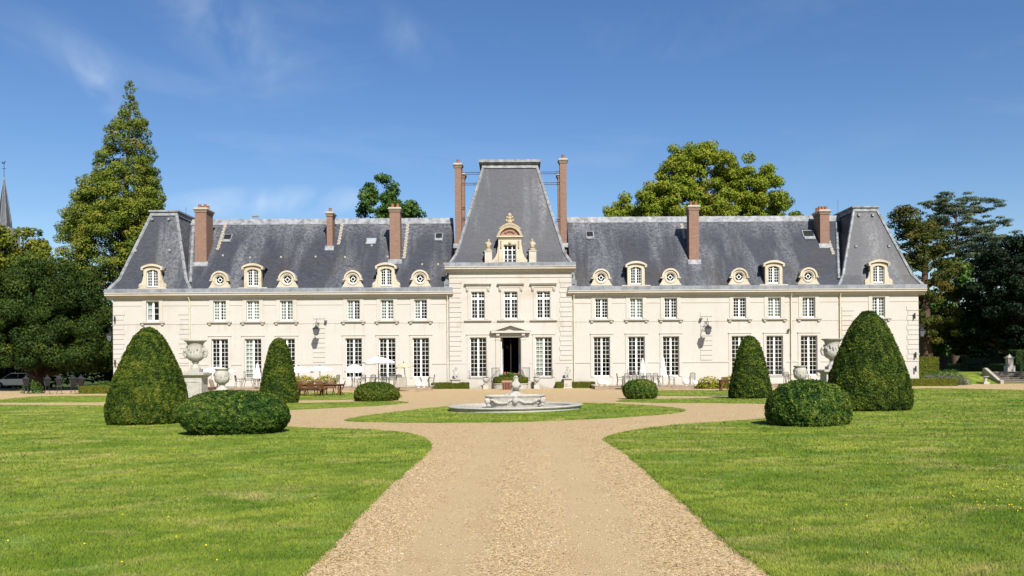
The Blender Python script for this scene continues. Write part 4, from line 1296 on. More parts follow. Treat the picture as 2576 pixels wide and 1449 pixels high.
# ---- the pavilion's carved dormer
def carved_dormer():
    cx, z, y = fx(1284.5), 10.50, PY - .12
    d0, d1 = y, y + .45
    m = MB()
    for s in (-1, 1):
        a, b = (.52, .96)
        m.box(cx + (a if s > 0 else -b), cx + (b if s > 0 else -a), d0, d1, z, z + 1.98)
        pr = [(.96, 1.55), (1.02, 1.30), (1.08, .85), (1.22, .48), (1.48, .22), (1.62, .12), (1.62, 0), (.96, 0)]
        pts = [(cx + s * p, z + q) for p, q in pr]
        m.prism_y(pts if s < 0 else pts[::-1], d0 + .08, d1 - .1)
    m.box(cx - .519, cx + .519, d0, d1, z + 1.52, z + 1.978)
    m.box(cx - 1.0, cx + 1.0, d0 - .06, d1, z + 1.982, z + 2.12); m.box(cx - 1.1, cx + 1.1, d0 - .2, d1, z + 2.122, z + 2.24)
    o = hb(m, 'dormer', 'dormer')
    t = MB()
    oa = seg_arch(cx, z + 2.242, 1.06, .86, 16); ia = seg_arch(cx, z + 2.242, .86, .66, 16)
    t.band_y(oa, ia, d0 - .22, d1, False)
    t.build('pediment', M['lichen_stone'], o)
    tp = MB(); tp.prism_y(seg_arch(cx, z + 2.243, .87, .67, 16)[::-1], d0 - .02, d1 - .05)
    for k in range(7):
        a = math.pi * (k + .5) / 7
        tp.ball((cx + .34 * math.cos(a), d0 - .06, z + 2.5 + .16 * math.sin(a)), (.12, .08, .10), 8, 5)
    tp.build('tympanum', M['pink_stone'], o)
    f = MB()
    yc = d0 - .02
    for (dx, dz, rx, rz) in ((0, 3.10, .30, .16), (-.26, 3.16, .16, .14), (.26, 3.16, .16, .14), (0, 3.42, .26, .24), (-.27, 3.52, .11, .15), (.27, 3.52, .11, .15), (0, 3.72, .23, .17), (-.22, 3.78, .10, .12), (.22, 3.78, .10, .12), (0, 3.96, .17, .20)):
        f.ball((cx + dx, yc, z + dz), (rx, .16, rz), 10, 6)
    f.build('finial', M['lichen_stone'], o, smooth=60)
    for s in (-1, 1):
        f = MB()
        for k in range(8):
            a = R(36 + k * 8)
            f.ball((cx + s * 1.02 * math.cos(a), yc - .1, z + 2.26 + .92 * math.sin(a)), (.12, .1, .10), 7, 5)
        f.build('carving', M['lichen_stone'], o, smooth=60)
        f = MB()
        for k in range(5): f.ball((cx + s * .74, d0 - .05, z + 1.80 - k * .13), (.07, .06, .09), 7, 5)
        f.build('carving', M['lichen_stone'], o, smooth=60)
    f = MB(); f.ball((cx, d0 - .05, z + 1.66), (.12, .08, .13), 8, 5); f.build('keystone', M['lichen_stone'], o, smooth=60)
    me, pn = casement_mesh('sash', 1.04, 1.52, 4, 4)
    w = MB()
    hw = .52
    w.box(cx - hw, cx - hw + .07, y + .22, y + .29, z, z + 1.52); w.box(cx + hw - .07, cx + hw, y + .22, y + .29, z, z + 1.52)
    for x in (-.19, .19): w.box(cx + x - .035, cx + x + .035, y + .218, y + .288, z, z + 1.52)
    for zz, q in ((.0, .06), (.30, .03), (.66, .03), (1.06, .06), (1.45, .07)): w.box(cx - hw + .071, cx + hw - .071, y + .222, y + .286, z + zz, z + zz + q)
    sash = w.build('sash', M['paint'], o)
    g = MB(); g.box(cx - .45, cx + .45, y + .25, y + .258, z + .02, z + 1.46); g.build('pane', M['glass'], o)
    b = MB(); b.box(cx - .9, cx + .9, y + .7, y + .8, z, z + 1.9); b.build('dormer_back', M['room'], o)
    for s in (-1, 1):
        q = MB(); q.prism_x([(y + .44, 0), (y + .44, 1.4), (y + .45, 1.4), (y + .45, 0)], -.3, .3)
        c = MB(); 
    r = MB()
    r.prism_y([(cx - .95, z + .2), (cx - .95, z + 1.98)] + seg_arch(cx, z + 2.1, 1.0, .8, 12) + [(cx + .95, z + 1.98), (cx + .95, z + .2)], y + .81, y + 2.6)
    r.build('dormer_roof', M['slate'], o)
    e = MB()
    for s in (-1, 1): e.box(cx + s * 1.45 - .42, cx + s * 1.45 + .42, d1 + .3, d1 + .36, z + .1, z + .95)
    e.build('lead_cheek', M['lead_pale'], o)
    # small railing in front of the sill
    g = MB(); 
    for zz in (.12, .34): g.tube([(cx - .5, y + .16, z + zz), (cx + .5, y + .16, z + zz)], .012, 4)
    g.build('railing', M['grey_iron'], o)
carved_dormer()

# ---- skylights and roof hooks
def skylight(px, py, w, h, opened, mat):
    p = roof_at(px, py)
    ang = math.atan(SL)
    f = MB()
    f.box(-w / 2 - .08, w / 2 + .08, -.05, .10, -h / 2 - .08, h / 2 + .08)
    o = f.build('skylight', M['lead_pale' if not opened else 'lead'], HOUSE, (p.x, p.y - .02, p.z), (-(math.pi / 2 - ang), 0, 0))
    g = MB()
    if opened: g.box(-w / 2, w / 2, -.064, -.052, -h * .22, h / 2)  # black panel in place of glass: the opening's shade put into colour
    else: g.box(-w / 2, w / 2, -.062, -.052, -h / 2, h / 2)
    po = g.build('pane', M['tyre_and_gap_shade' if opened else mat], o)
    if opened:
        fl = MB(); fl.box(-w / 2 - .05, w / 2 + .05, -.13, -.066, -h / 2 - .06, -h * .23); fl.build('sash', M['lead_pale'], o)  # pale lead here paints the sky's reflection on the tipped sash
skylight(572, 600, .62, .95, True, 'dark_glass'); skylight(934, 607, .72, .62, False, 'pale_glass'); skylight(1104, 597, .55, .95, True, 'dark_glass'); skylight(1484, 593, .55, .95, True, 'dark_glass')
skylight(2034, 592, .85, 1.1, True, 'dark_glass')
for px, py in ((629, 647), (707, 646), (794, 645), (868, 646), (975, 645), (1062, 664), (1102, 664), (1118, 663), (561, 642), (935, 617)):
    p = roof_at(px, py)
    m = MB(); m.box(p.x - .06, p.x + .08, p.y - .08, p.y + .02, p.z - .09, p.z + .05); m.box(p.x - .04, p.x + .02, p.y - .05, p.y + .02, p.z - .24, p.z - .10); hb(m, 'roof_hook', 'white_stone')
for bx, by_, zz in ((-32.1, 1.22, 11.9), (-29.2, 1.22, 11.9), (-31.0, 2.05, 14.7), (-29.6, 2.05, 14.7), (29.3, 1.22, 11.9), (32.1, 1.22, 11.9), (29.9, 2.05, 14.7), (31.1, 2.05, 14.7)):
    m = MB(); m.box(bx - .09, bx + .09, by_ - .12, by_ + .1, zz - .1, zz + .1); hb(m, 'roof_hook', 'lead_pale')
# ridge vents
m = MB()
for px in (637, 642, 648):
    p = at(px, 551, 79.6); m.lathe([(.07, 0), (.07, .28), (.12, .30), (.10, .40), (.02, .44)], 8, (p.x, 5.6, 15.2))
hb(m, 'roof_vent', 'lead')
# aerials
for px, z0, L in ((468, 15.3, 1.1), (2108, 15.2, 1.5)):
    p = at(px, 545, 79.6)
    m = MB(); m.tube([(p.x, 5.6, 14.9), (p.x, 5.6, z0 + L)], .018, 4); m.tube([(p.x - .12, 5.6, z0 + L - .2), (p.x + .12, 5.6, z0 + L - .2)], .012, 4); hb(m, 'aerial', 'grey_iron')

# ---- downpipes
def downpipe(x, y, z0, z1):
    m = MB(); m.tube([(x, y - .1, z0), (x, y - .1, z1 - .35), (x + .0, y - .14, z1 - .2), (x, y - .3, z1)], .055, 8)
    o = hb(m, 'downpipe', 'pipe', smooth=50)
    for k in range(4):
        z = z0 + .6 + (z1 - z0 - 1.4) * k / 3
        c = MB(); c.lathe([(.075, 0), (.075, .05)], 8, (x, y - .1, z)); c.build('pipe_clip', M['pipe'], o)
for px in (478.5, 2113): downpipe(fx(px), -.02, 0, 7.75)
downpipe(PL - .14, -.02, 0, 7.75); downpipe(PR + .17, -.02, 0, 7.75); downpipe(fx(1990), -.02, 0, 7.75)
if loose_panes.v or later:
    for w, pn in later: glaze(w, pn, .012, tuple(w.location))
    o = hb(loose_panes, 'panes', 'glass'); o['kind'] = 'stuff'

# ================================================================== clipped shrubs
def foliage_body(name, prof, mat, n_leaf, size, loc, sx=1.0, sy=1.0, wob=0.03, label=None, cat='topiary', group=None, power=None, tone_mu=0.42):
    """a clipped shrub: solid body of revolution with an uneven skin, leaves all over it. prof: (r, z)"""
    P = np.array(prof, float)
    root = empty(name, loc, 0, label, cat, group)
    zs = P[:, 1]; rs = P[:, 0]
    seg = np.hypot(np.diff(rs), np.diff(zs)); cum = np.concatenate([[0], np.cumsum(seg)])
    ph = rng.uniform(0, 6.28, 6)
    H = zs.max(); RM = rs.max()
    def surf(u, a):
        r = np.interp(u, cum, rs); z = np.interp(u, cum, zs)
        w = 1 + wob * (np.sin(3 * a + ph[0] + 4 * z / H) + .7 * np.sin(5 * a + ph[1] - 7 * z / H) + .6 * np.sin(9 * a + ph[2] + 11 * z / H) + .5 * np.sin(2 * a + ph[3])) * .5
        if power:
            c, s = np.cos(a), np.sin(a)
            k = (np.abs(c) ** power + np.abs(s) ** power) ** (-1 / power)
            w = w * k
        return np.stack([r * w * np.cos(a) * sx, r * w * np.sin(a) * sy, z], -1)
    nu, na = 28, 40
    U, A = np.meshgrid(np.linspace(0, cum[-1], nu), np.linspace(0, 2 * np.pi, na, endpoint=False), indexing='ij')
    V = surf(U.ravel(), A.ravel()) * np.array([.975, .975, .985])
    F = np.array([(i * na + k, i * na + (k + 1) % na, (i + 1) * na + (k + 1) % na, (i + 1) * na + k) for i in range(nu - 1) for k in range(na)])
    core = np_mesh('branches', V, F, M[mat], np.full(len(V), .04))
    for p in core.polygons: p.use_smooth = True
    link('branches', core, None, root)
    # leaves: chosen by area
    m = n_leaf * 3
    u = rng.uniform(0, cum[-1], m); a = rng.uniform(0, 2 * np.pi, m)
    r = np.interp(u, cum, rs)
    keep = rng.random(m) < r / RM
    u, a = u[keep][:n_leaf], a[keep][:n_leaf]
    p = surf(u, a)
    e = 1e-3
    tu = surf(np.minimum(u + e, cum[-1]), a) - surf(np.maximum(u - e, 0), a); ta = surf(u, a + e) - surf(u, a - e)
    nrm = unit(np.cross(ta, tu) + 1e-12)
    # sprigs cluster: small bumps push tufts in and out
    b = np.zeros(len(p))
    for _ in range(14):
        k = rng.normal(size=3); k = k / np.linalg.norm(k) * 6.28 / rng.uniform(.11, .38)
        b += np.sin(p @ k + rng.uniform(0, 6.28))
    b = np.clip(.5 + b / 10, 0, 1)
    p = p + nrm * (rng.normal(0, .4, len(p)) * size + (b[:] - .5) * size * 1.2)[:, None]
    nn = nrm + rng.normal(0, .6, p.shape)
    patch = .5 + .5 * np.sin(p[:, 0] * 1.9 / RM * 1.4 + ph[4] + 1.3 * np.sin(p[:, 2] * 2.2 + ph[5])) * np.sin(p[:, 2] * 3.1 + p[:, 1] * 1.7)
    tone = np.clip(tone_mu + (b - .5) * .6 + (patch - .5) * .34 + rng.normal(0, .22, len(p)), 0, 1)
    link('leaves', leaf_mesh('leaves', p, nn, size, M[mat], tone, True, .6), None, root)
    return root
CONE = [(.86, 0), (.97, .04), (1.0, .10), (.985, .19), (.90, .36), (.835, .45), (.755, .54), (.665, .63), (.575, .72), (.48, .80), (.40, .86), (.27, .93), (.17, .968), (.08, .99), (0.0, 1.0)]
SLIM = [(.90, 0), (1.0, .04), (1.0, .12), (.93, .25), (.83, .40), (.72, .55), (.61, .70), (.52, .80), (.43, .88), (.31, .94), (.18, .98), (0, 1.0)]
def topiary(name, base_px, top_py, half_px, prof, mat, n, size, label, sy=1.0, power=None, wob=.03, tone_mu=.42, group=None, cat='topiary'):
    f = gp(*base_px)
    Y = f.y; r = half_px * Y / FPX
    for _ in range(4):
        Yc = f.y + r * sy * .92; r = half_px * Yc / FPX
    x = unroll(*base_px)[0] * Yc / FPX
    z0 = gz(x, Yc) - .02
    H = at(base_px[0], top_py, Yc).z - z0
    return foliage_body(name, [(q * r, h * H) for q, h in prof], mat, n, size, (x, Yc, z0), 1.0, sy, wob, label, cat, group, power, tone_mu)
DOME = [(.88, 0), (.95, .10), (1.0, .25), (.99, .42), (.94, .58), (.84, .73), (.70, .85), (.52, .93), (.30, .98), (0, 1.0)]
BALL = [(.62, 0), (.80, .08), (.93, .20), (1.0, .38), (1.0, .52), (.95, .66), (.84, .79), (.68, .89), (.45, .965), (0, 1.0)]
topiary('clipped_yew_cone', (375, 1071), 823, 98.5, CONE, 'yew_clip', 70000, .042, 'largest clipped yew cone, in front of the left corner tower', group='large yew cones')
topiary('clipped_yew_cone', (2186, 1037), 782, 100.5, CONE, 'yew_clip', 70000, .042, 'large broad yew cone standing in front of the right corner tower', group='large yew cones', tone_mu=.36)
topiary('clipped_box_bush', (590, 1097), 983, 134, BALL, 'box_clip', 60000, .036, 'wide oblong clipped bush on the lawn beside the left big cone', sy=.62, power=2.6)
topiary('clipped_box_bush', (2033, 1076), 958, 103, DOME, 'box_clip', 48000, .04, 'dome shaped clipped bush on the lawn before the right big cone', sy=.9, wob=.05)
topiary('slim_yew_cone', (702, 1016), 850, 47.5, SLIM, 'yew_clip', 24000, .05, 'slim clipped yew cone hiding a window left of the teak table', tone_mu=.36, group='slim yew cones')
topiary('slim_yew_cone', (1887, 1004), 845, 51, SLIM, 'yew_clip', 24000, .05, 'slim clipped yew cone in front of the right wing windows', tone_mu=.34, group='slim yew cones')
topiary('clipped_box_ball', (947, 1010), 962, 56, DOME, 'yew_clip', 16000, .045, 'low rounded bush at the tip of the grass strip before the open parasols', sy=.9, tone_mu=.5, group='rounded bushes by the court')
topiary('clipped_box_ball', (1611, 1005), 955, 43, BALL, 'box_clip', 14000, .045, 'clipped ball bush before the right terrace with closed parasols', sy=.95, tone_mu=.5, group='rounded bushes by the court')

def hedge(name, x0, x1, y0, y1, z0, h, mat, n, size, label, group=None, slope=0.0, cat='hedge', tone_mu=.5):
    """clipped box hedge with leaves on top and sides; slope raises its top and foot along x"""
    root = empty(name, ((x0 + x1) / 2, (y0 + y1) / 2, z0), 0, label, cat, group)
    w, d = (x1 - x0) / 2, (y1 - y0) / 2
    def sh(x): return slope * x
    c = MB()
    e = .03
    c.add([(-w + e, -d + e, sh(-w) ), (w - e, -d + e, sh(w)), (w - e, d - e, sh(w)), (-w + e, d - e, sh(-w)), (-w + e, -d + e, sh(-w) + h - e), (w - e, -d + e, sh(w) + h - e), (w - e, d - e, sh(w) + h - e), (-w + e, d - e, sh(-w) + h - e)],
          [(0, 3, 2, 1), (4, 5, 6, 7), (0, 1, 5, 4), (1, 2, 6, 5), (2, 3, 7, 6), (3, 0, 4, 7)])
    me = c.mesh('branches', M[mat])
    a_ = me.attributes.new('tone', 'FLOAT', 'POINT'); a_.data.foreach_set('value', np.full(8, .05, np.float32))
    link('branches', me, None, root)
    areas = np.array([2 * w * h, 2 * w * h * .5, 2 * w * 2 * d, 2 * d * h, 2 * d * h]); cnt = (areas / areas.sum() * n).astype(int)
    P, N = [], []
    for k, m in enumerate(cnt):
        u, v = rng.uniform(-1, 1, m), rng.random(m)
        if k < 2:
            s = -1 if k == 0 else 1
            p = np.stack([u * w, np.full(m, s * d), v * h], 1); q = np.tile([0, s, 0], (m, 1))
        elif k == 2:
            p = np.stack([u * w, (v * 2 - 1) * d, np.full(m, h)], 1); q = np.tile([0, 0, 1], (m, 1))
        else:
            s = -1 if k == 3 else 1
            p = np.stack([np.full(m, s * w), u * d, v * h], 1); q = np.tile([s, 0, 0], (m, 1))
        p[:, 2] += slope * p[:, 0]
        P.append(p); N.append(q.astype(float))
    P, N = np.concatenate(P), np.concatenate(N)
    lump = np.sin(P[:, 0] * 4.1 + np.sin(P[:, 2] * 7)) * np.sin(P[:, 0] * 9.3 + 2 + P[:, 1] * 5)
    P = P + N * (rng.normal(0, .5, len(P)) * size + lump * size * .6)[:, None]
    tone = np.clip(tone_mu + lump * .12 + rng.normal(0, .22, len(P)), 0, 1)
    link('leaves', leaf_mesh('leaves', P, N + rng.normal(0, .6, P.shape), size, M[mat], tone, True, .6), None, root)
    return root
def hedge_px(name, pa, pb, foot_py, top_py, depth, mat, n, label, group=None, size=.045, tone_mu=.5, Y=None):
    if Y is None: Y = gp((pa + pb) / 2, foot_py).y
    a, b = at(pa, foot_py, Y), at(pb, foot_py, Y)
    h = at(pa, top_py + 0, Y).z - at(pa, foot_py, Y).z
    return hedge(name, a.x, b.x, Y, Y + depth, gz(a.x, Y) - .01, h, mat, n, size, label, group, 0, 'hedge', tone_mu)
hedge_px('low_hedge', 1085, 1179, 978.5, 963.5, .9, 'hedge', 5000, 'low box hedge on the gravel left of the entrance steps', 'low hedges beside the entrance', tone_mu=.3)
hedge_px('low_hedge', 1399, 1497, 976.5, 961.5, .9, 'hedge', 5000, 'low box hedge on the gravel right of the entrance steps', 'low hedges beside the entrance', tone_mu=.38)
hedge_px('low_hedge', 197, 302, 990.5, 972.5, 1.2, 'hedge', 6000, 'yellow green low hedge under the left tower, by the dark lanterns', tone_mu=.55)
hedge_px('low_hedge', 2268, 2409, 971.5, 953.8, 1.2, 'hedge', 8000, 'yellow green low hedge in front of the right tower corner', tone_mu=.6)
hedge_px('low_hedge', 1760, 1835, 978, 964, 1.0, 'hedge', 4000, 'yellow leaved low hedge at the right end of the terrace', tone_mu=.6)

def plant_bush(name, c, r, n, size, mat, label, cat='plant', group=None, stem=True, tone_mu=.5):
    """loose leafy plant growing up from one spot: c is the foot, r = (rx, ry, height)"""
    root = empty(name, c, 0, label, cat, group)
    d = unit(rng.normal(size=(n, 3))); d[:, 2] = np.abs(d[:, 2])
    k = rng.uniform(.35, 1, n) ** .5
    P = d * np.array(r) * k[:, None]
    P[:, 2] += .02
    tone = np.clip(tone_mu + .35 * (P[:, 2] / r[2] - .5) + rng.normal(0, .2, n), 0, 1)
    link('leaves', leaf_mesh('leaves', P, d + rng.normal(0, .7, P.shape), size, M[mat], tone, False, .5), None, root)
    if stem:
        s = MB()
        for q in range(6):
            t = d[q] * np.array(r) * .8
            s.tube([(0, 0, 0), (t[0] * .4, t[1] * .4, t[2] * .6), tuple(t)], [.02, .014, .006], 4)
        s.build('stem', M['bark'], root)
    return root

# ================================================================== trees
def clump_leaves(C, Rr, counts, jitter=.6, up=.25, inner=.62):
    """leaves spread through ellipsoidal clumps: C (n,3) centres, Rr (n,3) radii"""
    idx = np.repeat(np.arange(len(C)), counts)
    m = len(idx)
    d = unit(rng.normal(size=(m, 3)))
    k = inner + (1.06 - inner) * rng.random(m) ** .6
    P = C[idx] + d * Rr[idx] * k[:, None]
    N = d + rng.normal(0, jitter, (m, 3)); N[:, 2] += up
    return P, N, idx, d
def tree(name, foot, clumps, mat, leaf, density, label, group=None, trunk_r=.4, trunk_mat='bark', top=None, limbs=14, tone_mu=.45, jitter=.6, aspect=.55, inner=.6, trunk_pts=None, droop=0.0, limb_r=1.0, tone_sd=.16):
    """trunk and limbs, crown of many leaves in uneven clumps. clumps: list of (centre, radii) in the world"""
    root = empty(name, foot, 0, label, 'tree', group)
    f = np.array(foot)
    C = np.array([c for c, r in clumps]) - f
    Rr = np.array([r for c, r in clumps])
    area = (Rr[:, 0] * Rr[:, 1] + Rr[:, 0] * Rr[:, 2] + Rr[:, 1] * Rr[:, 2]) * 4.19
    cnt = np.maximum(6, (area * density).astype(int))
    P, N, idx, d = clump_leaves(C, Rr, cnt, jitter, .25, inner)
    ct = rng.normal(0, tone_sd, len(C))
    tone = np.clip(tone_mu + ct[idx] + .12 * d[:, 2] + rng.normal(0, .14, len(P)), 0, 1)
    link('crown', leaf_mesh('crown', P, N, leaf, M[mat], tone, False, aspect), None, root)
    t = MB()
    zt = C[:, 2].max() if top is None else top
    if trunk_pts is None:
        trunk_pts = [(0, 0, -.1), (0, 0, zt * .25), (rng.normal(0, .15), rng.normal(0, .15), zt * .6), (rng.normal(0, .2), rng.normal(0, .2), zt * .95)]
    t.tube(trunk_pts, [trunk_r * 1.25, trunk_r, trunk_r * .6, trunk_r * .12][:len(trunk_pts)] if len(trunk_pts) <= 4 else trunk_r, 9)
    order = rng.permutation(len(C))[:limbs]
    for i in order:
        c = C[i]
        h = max(.12 * zt, c[2] - .55 * math.hypot(c[0], c[1]) - Rr[i, 2] * .3)
        h = min(h, zt * .92)
        rr = trunk_r * (1 - h / zt * .85) * .42 * limb_r
        mid = np.array([c[0] * .5, c[1] * .5, h + (c[2] - h) * .62])
        t.tube([(0, 0, h), tuple(mid), tuple(c)], [rr, rr * .7, rr * .2], 5)
    t.build('trunk', M[trunk_mat], root, smooth=60)
    return root
def px_clumps(lobes, n_per, r_px, flat=.75, skin=.75, zmin=None):
    """clumps strewn over lobes given as (cx, cy, rx, ry, Y) in the picture; each lobe becomes a round volume at depth Y"""
    out = []
    for (cx, cy, rx, ry, Y) in lobes:
        c = at(cx, cy, Y); s = Y / FPX
        a, b = rx * s, ry * s
        n = max(3, int(n_per * (rx * ry) / 10000))
        d = unit(rng.normal(size=(n, 3)))
        k = skin + (1 - skin) * rng.random(n)
        for i in range(n):
            p = (c.x + d[i, 0] * a * k[i], c.y + d[i, 1] * a * .8 * k[i], c.z + d[i, 2] * b * k[i])
            r = r_px * s * rng.uniform(.65, 1.35)
            if zmin is not None and p[2] - r * flat < zmin: p = (p[0], p[1], zmin + r * flat)
            out.append((p, (r, r, r * flat)))
    return out
def ground_at(px, Y): return (at(px, 960, Y).x, Y, 0.0)

# giant sequoia behind the left tower
def sequoia():
    Y = 93.0
    ys = [205, 232, 262, 285, 330, 380, 420, 500, 560, 620, 680, 735]
    hw = [8, 17, 18, 34, 52, 64, 76, 110, 128, 126, 114, 72]
    cxs = [330, 328, 328, 326, 322, 318, 314, 300, 295, 292, 285, 275]
    cl = []
    s = Y / FPX
    for _ in range(540):
        while True:
            py = rng.uniform(285, 735)
            w = np.interp(py, ys, hw)
            if rng.random() < w / 140 * (1 if py < 640 else .55): break
        cx = np.interp(py, ys, cxs); a = rng.uniform(0, 2 * math.pi); k = rng.uniform(.6, 1.0) if rng.random() < .8 else rng.uniform(1.0, 1.08)
        c = at(cx, py, Y)
        r = rng.uniform(13, 25) * s * (.5 + .5 * w / 138)
        p = (c.x + math.cos(a) * (w * s - r * .7) * k, c.y + math.sin(a) * (w * s - r * .7) * k, c.z)
        cl.append((p, (r * 1.15, r * 1.15, r * .72)))
    for _ in range(42):
        py = rng.uniform(206, 290); w = np.interp(py, ys, hw); cx = np.interp(py, ys, cxs)
        c = at(cx + rng.uniform(-.8, .8) * w, py, Y); r = rng.uniform(5, 9) * s
        cl.append(((c.x, c.y + rng.normal(0, .4), c.z), (r, r, r * .7)))
    for (px, py) in ((150, 640), (175, 655), (200, 640), (215, 672), (140, 665), (180, 690), (225, 650), (240, 700), (200, 700), (262, 690), (330, 640), (350, 620), (250, 745), (235, 730), (285, 790), (270, 830), (288, 870)):
        c = at(px, py, Y - 2); r = rng.uniform(15, 24) * s
        cl.append(((c.x, c.y + rng.normal(0, 1), c.z), (r * 1.2, r, r * .7)))
    foot = ground_at(302, Y)
    zt = at(329, 215, Y).z
    dx = at(329, 215, Y).x - foot[0]
    tree('sequoia', foot, cl, 'sequoia', .11, 34.0, 'tall conical conifer rising behind the left corner tower', None, .42, 'bark', zt, 60, .54,
         trunk_pts=[(0, 0, -.1), (.1, 0, zt * .3), (dx * .6, 0, zt * .65), (dx, 0, zt)], inner=.8, limb_r=.45, jitter=.4, tone_sd=.12)
sequoia()
# broad dark yew at the left, its boughs hanging over a dark hollow
yl = [(30, 900, 90, 45, 73), (215, 895, 60, 40, 77), (235, 880, 50, 50, 78), (-90, 890, 90, 50, 74), (20, 760, 110, 85, 76), (110, 730, 90, 85, 77), (190, 790, 80, 80, 78), (235, 850, 45, 80, 80), (60, 840, 110, 70, 74), (160, 860, 90, 65, 75), (-70, 790, 110, 110, 76), (120, 800, 120, 80, 80), (-150, 800, 110, 120, 78)]
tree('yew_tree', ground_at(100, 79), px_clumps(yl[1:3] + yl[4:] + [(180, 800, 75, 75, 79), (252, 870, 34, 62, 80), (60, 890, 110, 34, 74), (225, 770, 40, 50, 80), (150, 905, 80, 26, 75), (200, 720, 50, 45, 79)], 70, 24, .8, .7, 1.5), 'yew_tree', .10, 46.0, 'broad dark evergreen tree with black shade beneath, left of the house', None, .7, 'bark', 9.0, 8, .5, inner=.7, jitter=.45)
# chestnut behind it
ch = [(20, 640, 105, 85, 104), (-40, 660, 90, 90, 104), (75, 680, 62, 60, 103)]
tree('chestnut_tree', ground_at(20, 104), px_clumps(ch, 70, 21, .6, .72), 'chestnut', .22, 15.0, 'rounded yellow green tree under the church spire at far left', None, .6, 'bark', 14.5, 22, .5, inner=.5)
# trees showing above the roofs
ok = [(958, 482, 40, 38, 112), (950, 520, 52, 40, 112), (1010, 530, 58, 34, 112), (1000, 570, 70, 50, 112)]
tree('oak_tree', ground_at(985, 112), px_clumps(ok, 120, 15, .65, .6), 'oak', .18, 20.0, 'small dark green tree top showing above the left wing roof', None, .45, 'bark', 20, 18, .5, inner=.5)
pl_ = [(1610, 560, 75, 45, 107), (1665, 530, 60, 55, 107), (1560, 550, 40, 40, 107), (1790, 450, 92, 88, 108), (1720, 425, 52, 62, 107), (1700, 500, 80, 70, 107), (1600, 535, 66, 55, 106), (1560, 565, 42, 40, 106), (1830, 520, 110, 70, 108), (1920, 500, 72, 78, 108), (1965, 540, 56, 70, 107), (1750, 560, 190, 70, 109), (1840, 430, 52, 55, 108), (1700, 378, 20, 34, 107), (1775, 395, 40, 40, 107), (1690, 450, 50, 50, 107), (1870, 470, 60, 50, 107), (1930, 440, 30, 30, 108)]
tree('plane_tree', ground_at(1775, 108), px_clumps(pl_, 80, 15, .8, .5), 'plane', .145, 38.0, 'big yellow green broadleaf tree towering behind the right wing roof', None, .8, 'bark', 27, 60, .5, inner=.35, limb_r=.6, tone_sd=.12, jitter=.6)
# conifers beside the right tower
pn = [(2292, 560, 44, 38, 94), (2300, 620, 72, 52, 94), (2330, 690, 80, 60, 94), (2345, 760, 78, 60, 93), (2365, 830, 60, 40, 92), (2275, 545, 30, 30, 94), (2330, 600, 55, 50, 95)]
tree('pine_tree', ground_at(2330, 94), px_clumps(pn, 95, 17, .55, .6), 'pine', .13, 30.0, 'brown tinged bushy conifer growing beside the right corner tower', None, .6, 'bark', 17.5, 30, .42, inner=.55, tone_sd=.13)
def cedar():
    Y = 112.0; s = Y / FPX; cl = []
    for (cx, cy, rx) in ((2395, 500, 52), (2372, 520, 30), (2420, 528, 60), (2380, 548, 45), (2452, 560, 62), (2400, 585, 52), (2470, 596, 58), (2420, 622, 60), (2485, 628, 50), (2400, 660, 60), (2455, 672, 64), (2355, 498, 22), (2440, 512, 30), (2390, 700, 60), (2450, 715, 60), (2430, 575, 50), (2360, 560, 30), (2445, 605, 60), (2395, 635, 50), (2440, 648, 70), (2500, 650, 50), (2480, 690, 70), (2420, 690, 60)):
        n = int(rx / 2.0)
        for _ in range(n):
            u = rng.uniform(-1, 1)
            c = at(cx + u * rx, cy + abs(u) * 7 + rng.normal(0, 2.5), Y)
            r = rng.uniform(10, 18) * s
            cl.append(((c.x, c.y + rng.normal(0, 2.2), c.z), (r, r, r * .26)))
    tree('cedar_tree', ground_at(2405, Y), cl, 'cedar', .14, 30.0, 'blue green cedar with flat layered boughs, tallest on the right', None, .5, 'bark', 22, 46, .5, jitter=.45, aspect=.4, inner=.3, limb_r=.7)
cedar()
dk = [(2440, 860, 60, 40, 93), (2430, 820, 50, 50, 94), (2540, 640, 60, 40, 88), (2560, 650, 90, 55, 88), (2520, 720, 85, 60, 88), (2590, 760, 110, 90, 87), (2470, 770, 58, 60, 92), (2650, 700, 90, 110, 86), (2500, 830, 70, 45, 90), (2570, 840, 80, 50, 88)]
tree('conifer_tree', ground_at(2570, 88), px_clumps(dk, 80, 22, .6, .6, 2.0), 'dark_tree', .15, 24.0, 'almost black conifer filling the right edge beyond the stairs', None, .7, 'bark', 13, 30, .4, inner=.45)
gr = [(2365, 800, 55, 70, 99), (2345, 860, 40, 40, 97), (2420, 850, 50, 40, 100), (2400, 700, 50, 60, 103)]
tree('lime_tree', ground_at(2372, 99), px_clumps(gr, 110, 16, .7, .55, 1.2), 'oak', .22, 11.0, 'mid green leafy tree behind the hedges right of the house', None, .4, 'bark', 10, 20, .45, inner=.45)
tree('shade_tree', (58.5, 64.0, gz(58.5, 64)), [((58.5 + rng.normal(0, 3.6), 64 + rng.normal(0, 3.6), 11.5 + rng.normal(0, 3)), (2.4, 2.4, 1.7)) for _ in range(70)], 'dark_tree', .3, 6.0, 'tree at the right outside the picture that shades the stairs', None, .5, 'bark', 12, 16, .4)
